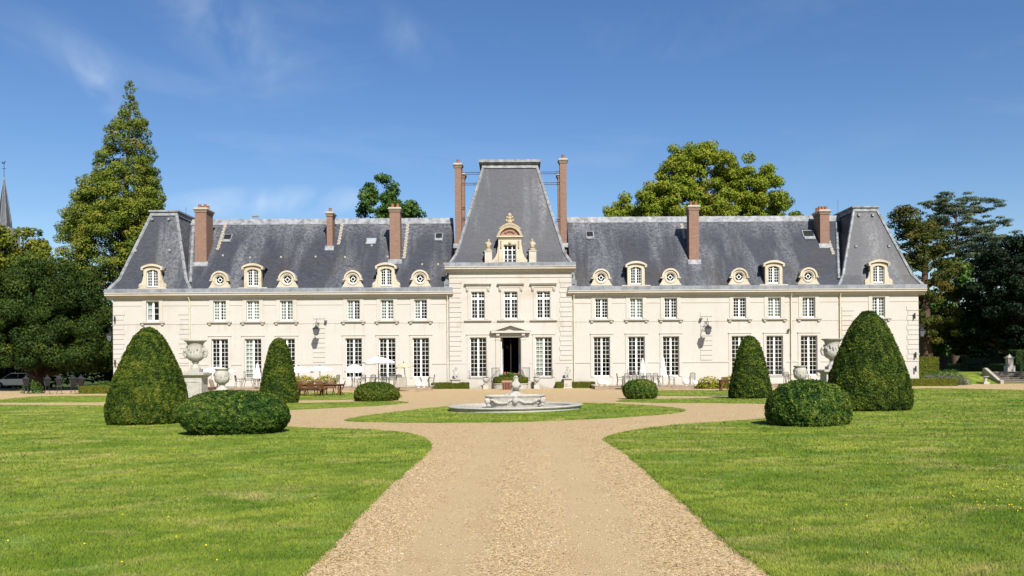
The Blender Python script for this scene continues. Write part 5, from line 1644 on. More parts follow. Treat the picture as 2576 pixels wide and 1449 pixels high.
# woods closing the park behind
def far_wood():
    C, Rr = [], []
    for a, b, n in ((-150, -36, 240), (38, 150, 240)):
        for _ in range(n):
            x = rng.uniform(a, b); y = rng.uniform(128, 150); r = rng.uniform(2.0, 3.6)
            C.append((x, y, rng.uniform(1.2, 11) + (y - 128) * .1)); Rr.append((r, r, r * .85))
    C, Rr = np.array(C), np.array(Rr)
    P, N, idx, d = clump_leaves(C, Rr, np.full(len(C), 130), .6, .25, .6)
    ct = rng.normal(0, .15, len(C))
    o = link('far_wood', leaf_mesh('far_wood', P, N, .42, M['oak'], np.clip(.35 + ct[idx] + rng.normal(0, .15, len(P)), 0, 1)))
    tag(o, 'dark green woods closing the park behind the house', 'woods', None, 'stuff')
far_wood()
def undergrowth():
    """dark shrubbery under the yew"""
    C, Rr = [], []
    for _ in range(90):
        x = rng.uniform(-62, -35); y = rng.uniform(86, 92); r = rng.uniform(1.0, 1.8)
        C.append((x, y, rng.uniform(.6, 4.5))); Rr.append((r, r, r))
    C, Rr = np.array(C), np.array(Rr)
    P, N, idx, d = clump_leaves(C, Rr, np.full(len(C), 220), .6, .25, .5)
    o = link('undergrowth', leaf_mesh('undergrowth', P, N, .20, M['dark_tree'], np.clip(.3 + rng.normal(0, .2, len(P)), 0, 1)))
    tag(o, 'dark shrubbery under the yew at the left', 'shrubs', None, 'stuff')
undergrowth()

# ================================================================== fountain
def fountain():
    bl, br_ = gp(1127, 1033.5), gp(1466, 1027)
    c = (bl + br_) / 2; Rb = (br_ - bl).length / 2
    z0 = gz(c.x, c.y) + .03
    tilt = 0.0
    root = empty('fountain', (c.x, c.y, z0), 0, 'round white stone fountain basin with a carved trough in the middle', 'fountain')
    root.rotation_euler = (0, -0.0125, 0)
    m = MB()
    k = Rb / 2.7
    m.lathe([(Rb - .5, .03), (Rb - .5, .14), (Rb - .45, .175), (Rb - .12, .19), (Rb - .02, .175), (Rb, .145), (Rb - .03, .10), (Rb - .09, .085), (Rb - .09, -.06), (Rb - .2, -.06)], 64)
    m.f = m.f[:-2]
    m.build('basin', M['white_stone'], root, smooth=40)
    fl = MB(); fl.lathe([(.01, .055), (Rb - .48, .055)], 48); fl.f = fl.f[:-1]; fl.build('basin_floor', M['white_stone'], root)
    # trough: oblong, with corner masks and swags
    W, D = 1.14 * k, .55 * k
    tz = .06
    def ring(w, d, z, n=56, bow=0.10):
        pts = []
        for i in range(n):
            a = 2 * math.pi * i / n
            p = 5.0
            cc, ss = math.cos(a), math.sin(a)
            q = (abs(cc) ** p + abs(ss) ** p) ** (-1 / p)
            wig = 1 + bow * .25 * math.cos(6 * a)
            pts.append((w * cc * q, d * ss * q * wig, z))
        return pts
    t = MB(); prof = [(.80, .80, 0), (.84, .84, .10), (.86, .86, .18), (.93, .93, .24), (.95, .95, .34), (.985, .985, .50), (1.0, 1.0, .56), (1.04, 1.05, .60), (1.06, 1.08, .66), (1.03, 1.04, .70), (.95, .90, .70), (.92, .85, .55), (.5, .4, .53)]
    n = 56; rings = []
    for (a, b, z) in prof: rings += ring(W * a, D * b, tz + z * .78)
    fs = []
    for i in range(len(prof) - 1):
        for q in range(n):
            r = (q + 1) % n
            fs.append((i * n + q, i * n + r, (i + 1) * n + r, (i + 1) * n + q))
    fs.append(tuple(range((len(prof) - 1) * n, len(prof) * n)))
    t.add(rings, fs)
    trough = t.build('trough', M['white_stone'], root, smooth=35)
    s = MB()
    hz = tz + .31
    for x0, x1 in ((-.82, -.08), (.08, .82)):
        for q in range(15):
            u = q / 14
            x = W * (x0 + (x1 - x0) * u); z = hz + .06 * k - .15 * k * math.sin(math.pi * u)
            s.ball((x, -D * .97, z + rng.normal(0, .012)), (.05 * k * rng.uniform(.8, 1.4), .045 * k, .055 * k * rng.uniform(.7, 1.3)), 7, 5)
    s.ball((0, -D * .98, hz + .02), (.13 * k, .09 * k, .15 * k), 9, 6); s.ball((0, -D * .98, hz + .17), (.10 * k, .08 * k, .08 * k), 8, 5)
    for sx in (-1, 1):
        s.ball((sx * W * .96, -D * .88, hz), (.13 * k, .11 * k, .13 * k), 9, 6); s.ball((sx * W * .94, -D * .86, hz - .15 * k), (.08 * k, .07 * k, .09 * k), 8, 5); s.ball((sx * W, -D * .95, hz + .05), (.07 * k, .08 * k, .07 * k), 8, 5)
    s.build('garland', M['white_stone'], root, smooth=50)
    b = MB()
    for (x, y, z, r) in ((-.28, -.1, .78, .20), (-.1, -.2, .80, .22), (.12, -.15, .79, .22), (.30, .0, .76, .18), (0, .1, .86, .26), (-.2, .15, .78, .2), (.2, .2, .8, .2)):
        b.ball((x * k, y * k, tz + (z - .24) * .92), (r * k * .9, r * k, r * k * .55), 9, 6)
    b.build('rockwork', M['white_stone'], root, smooth=50)
    return root, k, tz
FOUNT, fk, ftz = fountain()
def skinned(name, joints, edges, mat, parent, loc, levels=2, rot=(0, 0, 0)):
    """one continuous sculpted surface grown round a skeleton; joints: (x,y,z,r)"""
    me = bpy.data.meshes.new(name)
    me.from_pydata([j[:3] for j in joints], edges, [])
    o = bpy.data.objects.new(name, me)
    me.materials.append(M[mat])
    sk = o.modifiers.new('skin', 'SKIN'); sk.use_smooth_shade = True
    me.skin_vertices[0].data[0].use_root = True
    for i, j in enumerate(joints): me.skin_vertices[0].data[i].radius = (j[3], j[3])
    sb = o.modifiers.new('sub', 'SUBSURF'); sb.levels = levels; sb.render_levels = levels
    o.location = loc; o.rotation_euler = rot
    if parent: o.parent = parent
    COL.objects.link(o)
    return o
def putto(name, loc, s, label, mat='white_stone', mirror=1, rz=0.0, group=None, arms_down=False):
    """seated stone child, chubby, arm raised"""
    J = [(0, 0, .12, .17), (0, .01, .28, .165), (0, 0, .42, .15), (0, 0, .52, .075), (0, -.01, .66, .125), (0, -.01, .74, .10),
         (.15, 0, .44, .065), (.24, -.04, .34, .05), (.20, -.15, .26, .042), (.17, -.19, .24, .036),
         (-.15, 0, .44, .065), (-.25, -.03, .50, .05), (-.26, -.06, .64, .042), (-.25, -.07, .69, .036),
         (.11, -.10, .10, .10), (.14, -.30, .11, .08), (.13, -.33, -.06, .055), (.13, -.40, -.12, .04),
         (-.11, -.10, .10, .10), (-.15, -.28, .13, .08), (-.12, -.34, -.04, .055), (-.12, -.41, -.10, .04)]
    E = [(0, 1), (1, 2), (2, 3), (3, 4), (4, 5), (2, 6), (6, 7), (7, 8), (8, 9), (2, 10), (10, 11), (11, 12), (12, 13), (0, 14), (14, 15), (15, 16), (16, 17), (0, 18), (18, 19), (19, 20), (20, 21)]
    if arms_down:
        J[6:8] = [(.20, 0, .44, .085), (.28, -.05, .32, .065)]
        J[10:14] = [(-.20, 0, .44, .085), (-.28, -.05, .32, .065), (-.19, -.17, .25, .045), (-.15, -.21, .22, .036)]
        J[0:6] = [(0, 0, .08, .25), (0, .02, .24, .235), (0, .02, .46, .225), (0, 0, .57, .14), (0, -.02, .70, .175), (0, -.02, .80, .14)]
    J = [(x * s * mirror, y * s, z * s, r * s) for x, y, z, r in J]
    root = empty(name, loc, rz, label, 'statue', group)
    b = skinned('figure', J, E, mat, root, (0, 0, .18 * s))
    p = MB(); p.ball((0, .02 * s, .06 * s), (.26 * s, .26 * s, .14 * s), 10, 6); p.ball((.1 * s, -.2 * s, .03 * s), (.2 * s, .22 * s, .08 * s), 9, 5)
    p.build('rock', M[mat], root, smooth=60)
    h = MB()
    for k in range(16):
        a = k * 2.4; zz = .60 + .16 * ((k * 7) % 16) / 16
        t = .25 + 1.2 * ((k * 7) % 16) / 16; hr = .125 if arms_down else .105
        h.ball((hr * s * math.cos(t) * math.cos(a), hr * s * math.cos(t) * math.sin(a), (.93 + hr * math.sin(t)) * s), .05 * s, 6, 4)
    h.build('curls', M[mat], root, smooth=60)
    return root
# the fountain's figure sits with its back to the drive
fo = FOUNT.location
putto('fountain_figure', (fo.x + .03, fo.y - .05, fo.z + ftz + .56), .74, 'seated stone child on the fountain, seen from behind', 'white_stone', 1, math.pi, None, True)

# ================================================================== urns
def urn(name, loc, s, label, group=None):
    root = empty(name, loc, 0, label, 'urn', group)
    m = MB()
    m.box(-.30 * s, .30 * s, -.30 * s, .30 * s, 0, .12 * s)
    m.lathe([(.27 * s, .121 * s), (.26 * s, .17 * s), (.17 * s, .24 * s), (.13 * s, .32 * s), (.14 * s, .35 * s), (.19 * s, .37 * s), (.15 * s, .40 * s)], 20)
    m.build('foot', M['white_stone'], root, smooth=40)
    b = MB()
    b.lathe([(.14 * s, .40 * s), (.30 * s, .46 * s), (.42 * s, .56 * s), (.455 * s, .68 * s), (.43 * s, .80 * s), (.40 * s, .84 * s), (.385 * s, .98 * s), (.40 * s, 1.10 * s), (.47 * s, 1.18 * s), (.56 * s, 1.215 * s), (.57 * s, 1.245 * s), (.50 * s, 1.25 * s), (.40 * s, 1.15 * s), (.37 * s, .95 * s)], 28)
    b.build('bowl', M['white_stone'], root, smooth=40)
    r = MB()
    for k in range(18):
        a = 2 * math.pi * k / 18
        q = .415 + .03 * (k % 2)
        r.ball((q * s * math.cos(a), q * s * math.sin(a), (.86 + .07 * math.sin(k * 2.2)) * s), (.05 * s, .05 * s, .11 * s), 7, 5)
    r.build('relief', M['white_stone'], root, smooth=60)
    for sgn in (-1, 1):
        h = MB()
        h.tube([(sgn * .42 * s, 0, .60 * s), (sgn * .54 * s, 0, .62 * s), (sgn * .60 * s, 0, .74 * s), (sgn * .56 * s, 0, .86 * s), (sgn * .44 * s, 0, .84 * s)], [.05 * s, .06 * s, .065 * s, .06 * s, .05 * s], 8)
        h.ball((sgn * .55 * s, -.03 * s, .84 * s), .075 * s, 8, 5)
        h.build('handle', M['white_stone'], root, smooth=50)
    root.scale = (.76, .76, 1.0)
    return root
def pedestal(name, loc, w, h, label, group=None, mat='white_stone'):
    root = empty(name, loc, 0, label, 'pedestal', group)
    a = w / 2
    m = MB(); m.box(-a * .84, a * .84, -a * .84, a * .84, h * .12 + .002, h * .86)
    m.build('shaft', M[mat], root)
    p = MB()
    for s in (-1, 1):
        p.band_y([(-a * .66, h * .2), (a * .66, h * .2), (a * .66, h * .79), (-a * .66, h * .79)], [(-a * .58, h * .23), (a * .58, h * .23), (a * .58, h * .76), (-a * .58, h * .76)], s * a * .84 - .02, s * a * .84 + .02)
    p.build('panel', M[mat], root)
    b = MB(); b.box(-a * .98, a * .98, -a * .98, a * .98, -.05, h * .07); b.frustum((-a * .98, a * .98, -a * .98, a * .98, h * .07 + .001), (-a * .86, a * .86, -a * .86, a * .86, h * .12)); b.build('base', M[mat], root)
    c = MB(); c.frustum((-a * .84, a * .84, -a * .84, a * .84, h * .862), (-a * .96, a * .96, -a * .96, a * .96, h * .90)); c.frustum((-a * 1.0, a * 1.0, -a * 1.0, a * 1.0, h * .902), (-a * 1.12, a * 1.12, -a * 1.12, a * 1.12, h * .93)); c.box(-a * 1.14, a * 1.14, -a * 1.14, a * 1.14, h * .931, h * .975); c.frustum((-a * 1.14, a * 1.14, -a * 1.14, a * 1.14, h * .976), (-a * .86, a * .86, -a * .86, a * .86, h)); c.build('cap', M[mat], root)
    return root
for px, lab_u, lab_p in ((492, 'big handled white stone urn beside the left large cone', 'tall panelled stone pedestal under the urn by the left large cone'), (2094, 'big handled white stone urn half hidden by the right large cone', 'tall stone pedestal half hidden by the right large cone')):
    Y = 40.0
    top = at(px, 936 if px < 1000 else 929, Y); zg = gz(top.x, Y)
    pd = pedestal('urn_pedestal', (top.x, Y, zg), .98, top.z - zg, lab_p, 'urn pedestals')
    s = (at(px, 856 if px < 1000 else 852, Y).z - top.z) / 1.25
    urn('stone_urn', (top.x, Y, top.z + .001), s, lab_u, 'large stone urns')
def small_urn(px, Y, top_py, lab):
    base = at(px, 990, Y); zg = gz(base.x, Y)
    H = at(px, top_py, Y).z - zg
    root = empty('vase', (base.x, Y, zg), 0, lab, 'vase', 'smaller carved vases')
    s = H / 1.75
    f = MB(); f.box(-.34 * s, .34 * s, -.34 * s, .34 * s, -.03, .42 * s); f.box(-.40 * s, .40 * s, -.40 * s, .40 * s, .421 * s, .52 * s); f.lathe([(.36 * s, .521 * s), (.30 * s, .60 * s), (.18 * s, .70 * s), (.16 * s, .80 * s), (.24 * s, .84 * s)], 18); f.build('foot', M['white_stone'], root, smooth=40)
    b = MB(); b.lathe([(.16 * s, .84 * s), (.28 * s, .89 * s), (.38 * s, .98 * s), (.42 * s, 1.15 * s), (.425 * s, 1.35 * s), (.40 * s, 1.54 * s), (.34 * s, 1.64 * s), (.43 * s, 1.70 * s), (.44 * s, 1.75 * s), (.36 * s, 1.75 * s), (.30 * s, 1.55 * s)], 22); b.build('bowl', M['white_stone'], root, smooth=40)
    r = MB()
    for k in range(14):
        a = 2 * math.pi * k / 14
        r.ball((.41 * s * math.cos(a), .41 * s * math.sin(a), (1.28 + .12 * math.sin(k * 2.3)) * s), (.045 * s, .045 * s, .12 * s), 7, 5)
    r.build('relief', M['white_stone'], root, smooth=60)
small_urn(558.5, 56, 927, 'smaller carved white vase right of the left urn pedestal')
small_urn(2013, 56, 920, 'smaller carved white vase left of the right urn pedestal')

# ================================================================== terraces, entrance steps
def terrace(name, pa, pb, foot_py, y_back, label, h=.30):
    Y = gp((pa + pb) / 2, foot_py).y
    a, b = at(pa, foot_py, Y).x, at(pb, foot_py, Y).x
    zg = gz((a + b) / 2, Y)
    root = empty(name, ((a + b) / 2, Y, 0), 0, label, 'terrace')
    w = (b - a) / 2
    m = MB(); m.box(-w + .03, w - .03, .03, y_back - Y, -.1, h - .06); m.build('retaining_wall', M['step_stone'], root)
    n = int(2 * w / 1.1)
    for k in range(n):
        x0, x1 = -w + 2 * w * k / n, -w + 2 * w * (k + 1) / n
        s = MB(); s.box(x0 + .006, x1 - .006, 0, .45, h - .058, h); s.build('coping_stone', M['grey_stone'], root)
    t = MB(); t.box(-w, w, .452, y_back - Y, h - .058, h - .004); t.build('paving', M['terrace_paving'], root)
    return Y, h
M['wicker_dark'] = plain('brown_wicker', (0.085, 0.042, 0.028), 0.7, 0.2, 0.0, 0.5, 14.0, 0.5, 40.0)
M['terrace_paving'] = plain('pale_paving', (0.46, 0.40, 0.31), 0.8, 0.2, 0.0, 0.2, 1.5)
TL, th = terrace('stone_terrace', 500, 1086, 982.5, 73.95, 'low stone terrace with parasols in front of the left wing')
TR, _ = terrace('stone_terrace', 1496, 1765, 978.5, 73.95, 'low stone terrace with closed parasols in front of the right wing')
terrace('stone_terrace', 1930, 2110, 973.5, 73.95, 'short stone terrace behind the slim cone of the right wing')
def entrance():
    root = empty('entrance_steps', (dcx, 73.85, 0), 0, 'double stone steps curving up to the open front door', 'steps')
    m = MB(); m.box(-1.55, 1.55, -1.7, -.02, -.05, .70); m.build('landing', M['trim'], root)
    m = MB(); m.box(-1.6, 1.6, -1.75, -.02, .702, .78); m.build('landing_slab', M['grey_stone'], root)
    for s in (-1, 1):
        for k in range(5):
            x0, x1 = 1.56 + k * .34, 1.56 + (k + 1) * .34
            h = .70 - k * .14
            st = MB()
            st.box(s * x0 if s > 0 else -x1 - .03, x1 + .03 if s > 0 else -x0, -1.6 - .12 * k, -.06, -.05, h - .14 if h > .14 else .05)
            st.build('step', M['grey_stone'], root)
    rr = MB()
    rr.lathe([(1.42, -.05), (1.42, .38), (1.48, .40), (1.48, .46), (1.3, .46)], 28, (0, -1.95, 0), 1.0, .62)
    rr.build('round_planter', M['white_stone'], root, smooth=40)
    for s in (-1, 1):
        r = MB()
        pts = [(s * (.95 + .62 * math.sin(t)), -.25 - 1.25 * t / 1.57, 0) for t in np.linspace(0, 1.57, 9)]
        r.tube([(x, y, .78 + .92) for x, y, z in pts], .022, 5); r.tube([(x, y, .78 + .12) for x, y, z in pts], .014, 5)
        for x, y, z in pts: r.tube([(x, y, .78), (x, y, 1.70)], .013, 4)
        r.build('railing', M['iron'], root)
entrance()
foliage_body('round_hedge', [(1.36, 0), (1.40, .1), (1.40, .40), (1.32, .48), (0, .50)], 'hedge', 6000, .05, (dcx, 71.9, .45), 1.0, .62, .02, 'rounded hedge in the planter before the front door', 'hedge', None, None, .3)
def flower_plant(loc):
    root = plant_bush('flowering_plant', loc, (1.1, .5, .42), 420, .09, 'oak', 'leafy plants with small flowers along the door landing', 'plant')
    f = MB()
    for k in range(12): f.ball((rng.uniform(-1, 1), rng.uniform(-.4, .2), rng.uniform(.25, .42)), .05, 6, 4)
    m = plain('pink_petals', (.5, .12, .12), .7)
    f.build('flowers', m, root)
flower_plant((dcx, 71.95, .93))
def hamper():
    c = at(1279, 976, 69.6)
    root = empty('wicker_hamper', (c.x - .1, 69.6, 0), 0, 'red brown wicker hamper standing before the round planter', 'hamper')
    m = MB(); m.frustum((-.36, .36, -.26, .26, .01), (-.40, .40, -.29, .29, .56)); m.build('body', M['wicker_dark'], root)
    l = MB(); l.box(-.43, .43, -.32, .32, .562, .66); l.prism_x([(-.30, .661), (-.2, .72), (.2, .72), (.30, .661)], -.40, .40); l.build('lid', M['pink_stone'], root)
    s = MB()
    for x in (-.22, 0, .22): s.box(x - .03, x + .03, -.30, -.27, .02, .55)
    s.build('strap', M['terracotta'], root)
hamper()
def step_urn(px, lab):
    c = at(px, 968, 71.6)
    root = empty('step_urn', (c.x, 71.6, .0), 0, lab, 'urn', 'white urns beside the steps')
    p = MB(); p.box(-.26, .26, -.26, .26, -.04, .36); p.build('plinth', M['trim'], root)
    m = MB(); m.lathe([(.18, .361), (.18, .42), (.08, .48), (.07, .56), (.22, .64), (.31, .80), (.30, .93), (.20, 1.0), (.22, 1.05), (.33, 1.10), (.30, 1.12), (.2, 1.06)], 18); m.build('bowl', M['white_stone'], root, smooth=40)
    root.scale = (.82, .82, .9)
step_urn(1222, 'white urn at the left foot of the entrance steps'); step_urn(1350, 'white urn at the right foot of the entrance steps')
def wall_statue(px, lab, mir):
    c = at(px, 960, 73.0)
    pd = pedestal('statue_pedestal', (c.x, 73.0, 0), .75, .82, lab.replace('white cherub statue', 'low white plinth under the cherub'), 'plinths under the cherubs', 'trim')
    putto('cherub_statue', (c.x, 73.0, .82), .92, lab, 'white_stone', mir, .2 * mir, 'cherub statues by the pavilion')
wall_statue(1147, 'white cherub statue against the wall left of the entrance', 1)
wall_statue(1428, 'white cherub statue against the wall right of the entrance', -1)
# two stone figures on blocks beside the carved dormer
for px, lab, mir in ((1229, 'mossy stone figure on a block left of the carved dormer', 1), (1340, 'mossy stone figure on a block right of the carved dormer', -1)):
    c = at(px, 660, 73.55)
    r = empty('block_pedestal', (c.x, 73.62, 10.47), 0, lab.replace('mossy stone figure on a block', 'stone block carrying a figure'), 'pedestal', 'blocks on the pavilion cornice')
    b = MB(); b.box(-.30, .30, -.28, .28, 0, .92); b.build('shaft', M['trim'], r)
    b = MB(); b.box(-.34, .34, -.32, .32, .921, 1.0); b.build('cap', M['trim'], r)
    rt = empty('roof_statue', (c.x, 73.62, 11.47), 0, lab, 'statue', 'figures on the pavilion roof')
    J = [(0, 0, .05, .20), (0, 0, .28, .19), (0, 0, .50, .16), (.02 * mir, 0, .66, .07), (.04 * mir, -.02, .80, .095), (.04 * mir, -.02, .88, .07), (.17, 0, .54, .07), (.22, -.08, .40, .055), (.10, -.16, .36, .045), (-.17, 0, .54, .07), (-.23, -.06, .46, .055), (-.22, -.10, .62, .045)]
    skinned('figure', J, [(0, 1), (1, 2), (2, 3), (3, 4), (4, 5), (2, 6), (6, 7), (7, 8), (2, 9), (9, 10), (10, 11)], 'lichen_stone', rt, (0, 0, .12))
    q = MB(); q.ball((0, 0, .08), (.27, .25, .15), 9, 6); q.build('rock', M['lichen_stone'], rt, smooth=60)

# ================================================================== lanterns and lights
def lantern_head(root, c, s, pane='lantern_glass'):
    """four sided tapering glass lantern hung from its top; c = foot of the body"""
    x, y, z = c
    f = MB()
    w0, w1, h = .13 * s, .24 * s, .50 * s
    for a, b in ((-1, -1), (1, -1), (1, 1), (-1, 1)):
        f.tube([(x + a * w0, y + b * w0, z), (x + a * w1, y + b * w1, z + h)], .018 * s, 4)
    for t, r in ((0, w0), (1, w1)):
        zz = z + h * t
        f.tube([(x - r, y - r, zz), (x + r, y - r, zz), (x + r, y + r, zz), (x - r, y + r, zz), (x - r, y - r, zz)], .018 * s, 4)
    f.frustum((x - w1 * 1.12, x + w1 * 1.12, y - w1 * 1.12, y + w1 * 1.12, z + h + .001), (x - w1 * .35, x + w1 * .35, y - w1 * .35, y + w1 * .35, z + h + .18 * s))
    f.box(x - w1 * .3, x + w1 * .3, y - w1 * .3, y + w1 * .3, z + h + .181 * s, z + h + .26 * s)
    f.ball((x, y, z + h + .31 * s), .05 * s, 8, 5)
    f.ball((x, y, z - .04 * s), .04 * s, 8, 5)
    f.build('lantern_frame', M['iron'], root)
    g = MB()
    g.frustum((x - w0 * .92, x + w0 * .92, y - w0 * .92, y + w0 * .92, z + .01), (x - w1 * .92, x + w1 * .92, y - w1 * .92, y + w1 * .92, z + h - .01))
    g.build('lantern_glass', M[pane], root)
def wall_lantern(wx, wz, d, lab, s=1.0, side=0):
    """scrolled bracket springing from the wall, lantern hanging at its end"""
    dirv = (side, 0) if side else (0, -1)
    root = empty('wall_lantern', (wx, 74.0 if not side else 74.0 + .8, wz), 0, lab, 'wall lamp')
    b = MB()
    def P(u, z): return (dirv[0] * u, dirv[1] * u, z)
    b.tube([P(.02, -.35), P(.25, -.25), P(.45, .05), P(.75, .32), P(d, .36), P(d + .12, .25), P(d + .05, .16)], .022, 5)
    b.tube([P(.02, .35), P(.3, .32), P(.55, .28)], .018, 5)
    b.tube([P(.3, .1), P(.2, .22), P(.3, .32), P(.42, .24), P(.36, .16)], .014, 5)
    b.tube([P(d - .3, .36), P(d - .35, .56), P(d - .2, .62), P(d - .12, .5), P(d - .2, .44)], .014, 5)
    b.tube([P(d, .36), P(d, .12)], .012, 4)
    b.box(-.05 if not side else (0 if side > 0 else -.03), .05 if not side else (.03 if side > 0 else 0), -.03 if not side else -.05, 0 if not side else .05, -.45, .45)
    b.build('bracket', M['iron'], root)
    lantern_head(root, P(d, -.72 * s), s)
    return root
def fz(py, px): return FZ(py + ROLL * (px - VX))
wall_lantern(fx(803.5), fz(822, 797), 1.15, 'black wall lantern on scrolled bracket between the left wing windows')
wall_lantern(fx(1774), fz(820, 1782), 1.15, 'black wall lantern on scrolled bracket between the right wing windows')
wall_lantern(XL - .0, fz(836, 265), .62, 'lantern hung on the side wall of the left tower', 1.0, -1)
wall_lantern(XR + .0, fz(824, 2333), .62, 'lantern hung on the side wall of the right tower', 1.0, 1)
def spotlight(px, py, lab):
    x, z = fx(px), fz(py, px)
    root = empty('wall_spotlight', (x, 73.95, z), 0, lab, 'wall light', 'tube lights on the tower corners')
    m = MB(); m.lathe([(.055, -.24), (.065, -.22), (.065, .22), (.055, .24)], 10, (0, -.16, 0)); m.build('housing', M['iron'], root, smooth=40)
    b = MB(); b.box(-.03, .03, -.1, .0, -.04, .04); b.build('bracket', M['iron'], root)
for px, py, lab in ((292, 803, 'highest black tube light on the left tower corner'), (292, 912, 'middle black tube light on the left tower corner'), (293, 945, 'lowest black tube light on the left tower corner'),
                    (2299, 795, 'highest black tube light on the right tower corner'), (2301, 893, 'middle black tube light on the right tower corner'), (2301, 928, 'lowest black tube light on the right tower corner')):
    spotlight(px, py, lab)
def camera_box(px, py, lab):
    root = empty('security_camera', (fx(px), 73.95, fz(py, px)), 0, lab, 'camera', 'small grey boxes on the wall')
    m = MB(); m.box(-.1, .1, -.28, -.04, -.08, .06); m.build('housing', M['grey_iron'], root)
    b = MB(); b.box(-.03, .03, -.05, .02, -.06, .0); b.build('bracket', M['grey_iron'], root)
camera_box(821, 808, 'small grey camera high on the wall right of the left lantern'); camera_box(1763, 802, 'small grey camera high on the wall left of the right lantern'); camera_box(1984, 829, 'small grey camera on the wall beside the right wing downpipe')
def floor_lantern(px, py, lab, k=1.0):
    c = gp(px, py)
    root = empty('floor_lantern', tuple(c), rng.uniform(0, 1.5), lab, 'lantern', 'iron lanterns standing before the dark trees')
    m = MB()
    for a, b in ((-1, -1), (1, -1), (1, 1), (-1, 1)):
        m.tube([(a * .20 * k, b * .20 * k, 0), (a * .11 * k, b * .11 * k, .25 * k), (a * .11 * k, b * .11 * k, .62 * k)], .016, 4)
    m.build('stand', M['iron'], root)
    lantern_head(root, (0, 0, .63 * k), .95 * k, 'dark_glass')
for px, py, lab in ((66, 991, 'iron lantern on legs standing alone at the far left'), (119, 991, 'leftmost of the four iron lanterns before the dark trees'), (149, 991, 'second of the four iron lanterns before the dark trees'), (184, 991, 'third of the four iron lanterns before the dark trees'), (203.5, 990.5, 'iron lantern nearest the left low hedge')):
    floor_lantern(px, py, lab)

# ================================================================== terrace furniture
def parasol(name, loc, rx, ry, h, rise, label, mat='canvas', tilt=0.0, dome=0.0, n=8, group='open parasols'):
    root = empty(name, loc, 0, label, 'parasol', group)
    root.rotation_euler = (0, tilt, 0)
    p = MB(); p.tube([(0, 0, .05), (0, 0, h)], .028, 7); p.build('pole', M['iron'] if mat != 'canvas_cream' else M['grey_iron'], root)
    b = MB(); b.lathe([(.30, 0), (.30, .05), (.06, .09), (.05, .3)], 14); bo = b.build('base', M['grey_stone'], root, smooth=40); bo.rotation_euler = (0, -tilt, 0)
    c = MB(); rings = ((0, h), (.30, h - rise * (.22 - dome * .1)), (.65, h - rise * (.55 - dome * .25)), (1.0, h - rise), (1.0, h - rise - .10))
    vs = [(0, 0, h)]; fs = []
    for i, (q, z) in enumerate(rings[1:]):
        for k in range(2 * n):
            a = 2 * math.pi * k / (2 * n)
            sag = 1.0 if k % 2 == 0 else .955
            zz = z - (.03 * q if k % 2 else 0)
            vs.append((rx * q * sag * math.cos(a), ry * q * sag * math.sin(a), zz))
    m = 2 * n
    for k in range(m): fs.append((0, 1 + k, 1 + (k + 1) % m))
    for i in range(len(rings) - 2):
        for k in range(m): fs.append((1 + i * m + k, 1 + (i + 1) * m + k, 1 + (i + 1) * m + (k + 1) % m, 1 + i * m + (k + 1) % m))
    c.add(vs, fs); c.build('canopy', M[mat], root)
    f = MB(); f.lathe([(.05, h), (.04, h + .06), (.01, h + .1)], 8); f.build('finial', M['iron'], root)
    for k in range(n):
        a = 2 * math.pi * k / n
        r = MB(); r.tube([(0, 0, h - .1 * rise - .03), (rx * .65 * math.cos(a), ry * .65 * math.sin(a), h - rise * (.60 - dome * .25)), (rx * .98 * math.cos(a), ry * .98 * math.sin(a), h - rise - .01)], .010, 4)
        r.tube([(0, 0, h - rise - .18), (rx * .5 * math.cos(a), ry * .5 * math.sin(a), h - rise * (.45 - dome * .2))], .009, 4)
        r.build('rib', M['iron'], root)
    return root
def closed_parasol(loc, h, label):
    root = empty('closed_parasol', loc, 0, label, 'parasol', 'closed parasols')
    p = MB(); p.tube([(0, 0, .05), (0, 0, h - .1)], .026, 7); p.build('pole', M['teak'], root)
    b = MB(); b.lathe([(.30, 0), (.30, .05), (.06, .09), (.05, .3)], 14); b.build('base', M['grey_stone'], root, smooth=40)
    c = MB(); n = 20
    vs, fs = [], []
    prof = [(.035, h), (.075, h - .16), (.12, h - .22), (.11, h - .30), (.16, h * .72), (.22, h * .52), (.26, h * .36), (.25, h * .35)]
    for r, z in prof:
        for k in range(n):
            a = 2 * math.pi * k / n; q = r * (1 + .22 * (k % 2) - .1)
            vs.append((q * math.cos(a), q * math.sin(a), z))
    for i in range(len(prof) - 1):
        for k in range(n): fs.append((i * n + k, (i + 1) * n + k, (i + 1) * n + (k + 1) % n, i * n + (k + 1) % n))
    fs.append(tuple(range(n)))
    c.add(vs, fs); c.build('canopy', M['canvas'], root)
    s = MB(); s.lathe([(.15, h * .62), (.19, h * .62), (.19, h * .64), (.15, h * .64)], 14); s.build('strap', M['canvas_cream'], root)
    return root
def stand(px, Y, z=.30): return (at(px, 960, Y).x, Y, z)
YT = 68.6
def par_px(px, Y, top_py, rim_py, half_px, lab, mat='canvas', tilt=0.0, dome=0.0, z=.30, ratio=1.0):
    t = at(px, top_py, Y).z; r = at(px, rim_py, Y).z
    rx = half_px * Y / FPX
    return parasol('parasol', stand(px, Y, z), rx, rx * ratio, t - z, (t - r), lab, mat, tilt, dome)
par_px(547, 70.2, 922, 934, 50, 'open white parasol behind the left urns')
par_px(751, 69.0, 921, 934, 38, 'open white parasol partly behind the left slim cone')
par_px(805, 69.4, 920, 930, 36, 'open white parasol above the yellow plants, right of the slim cone')
par_px(892, 70.6, 916, 933, 26, 'small domed white parasol in front of a tall left wing window', dome=1.0)
par_px(953, 67.6, 896.5, 910, 41, 'widest white parasol, tallest on the left terrace')
par_px(1022, 67.0, 912, 921, 24, 'tilted cream parasol at the right end of the left terrace', 'canvas_cream', -.10)
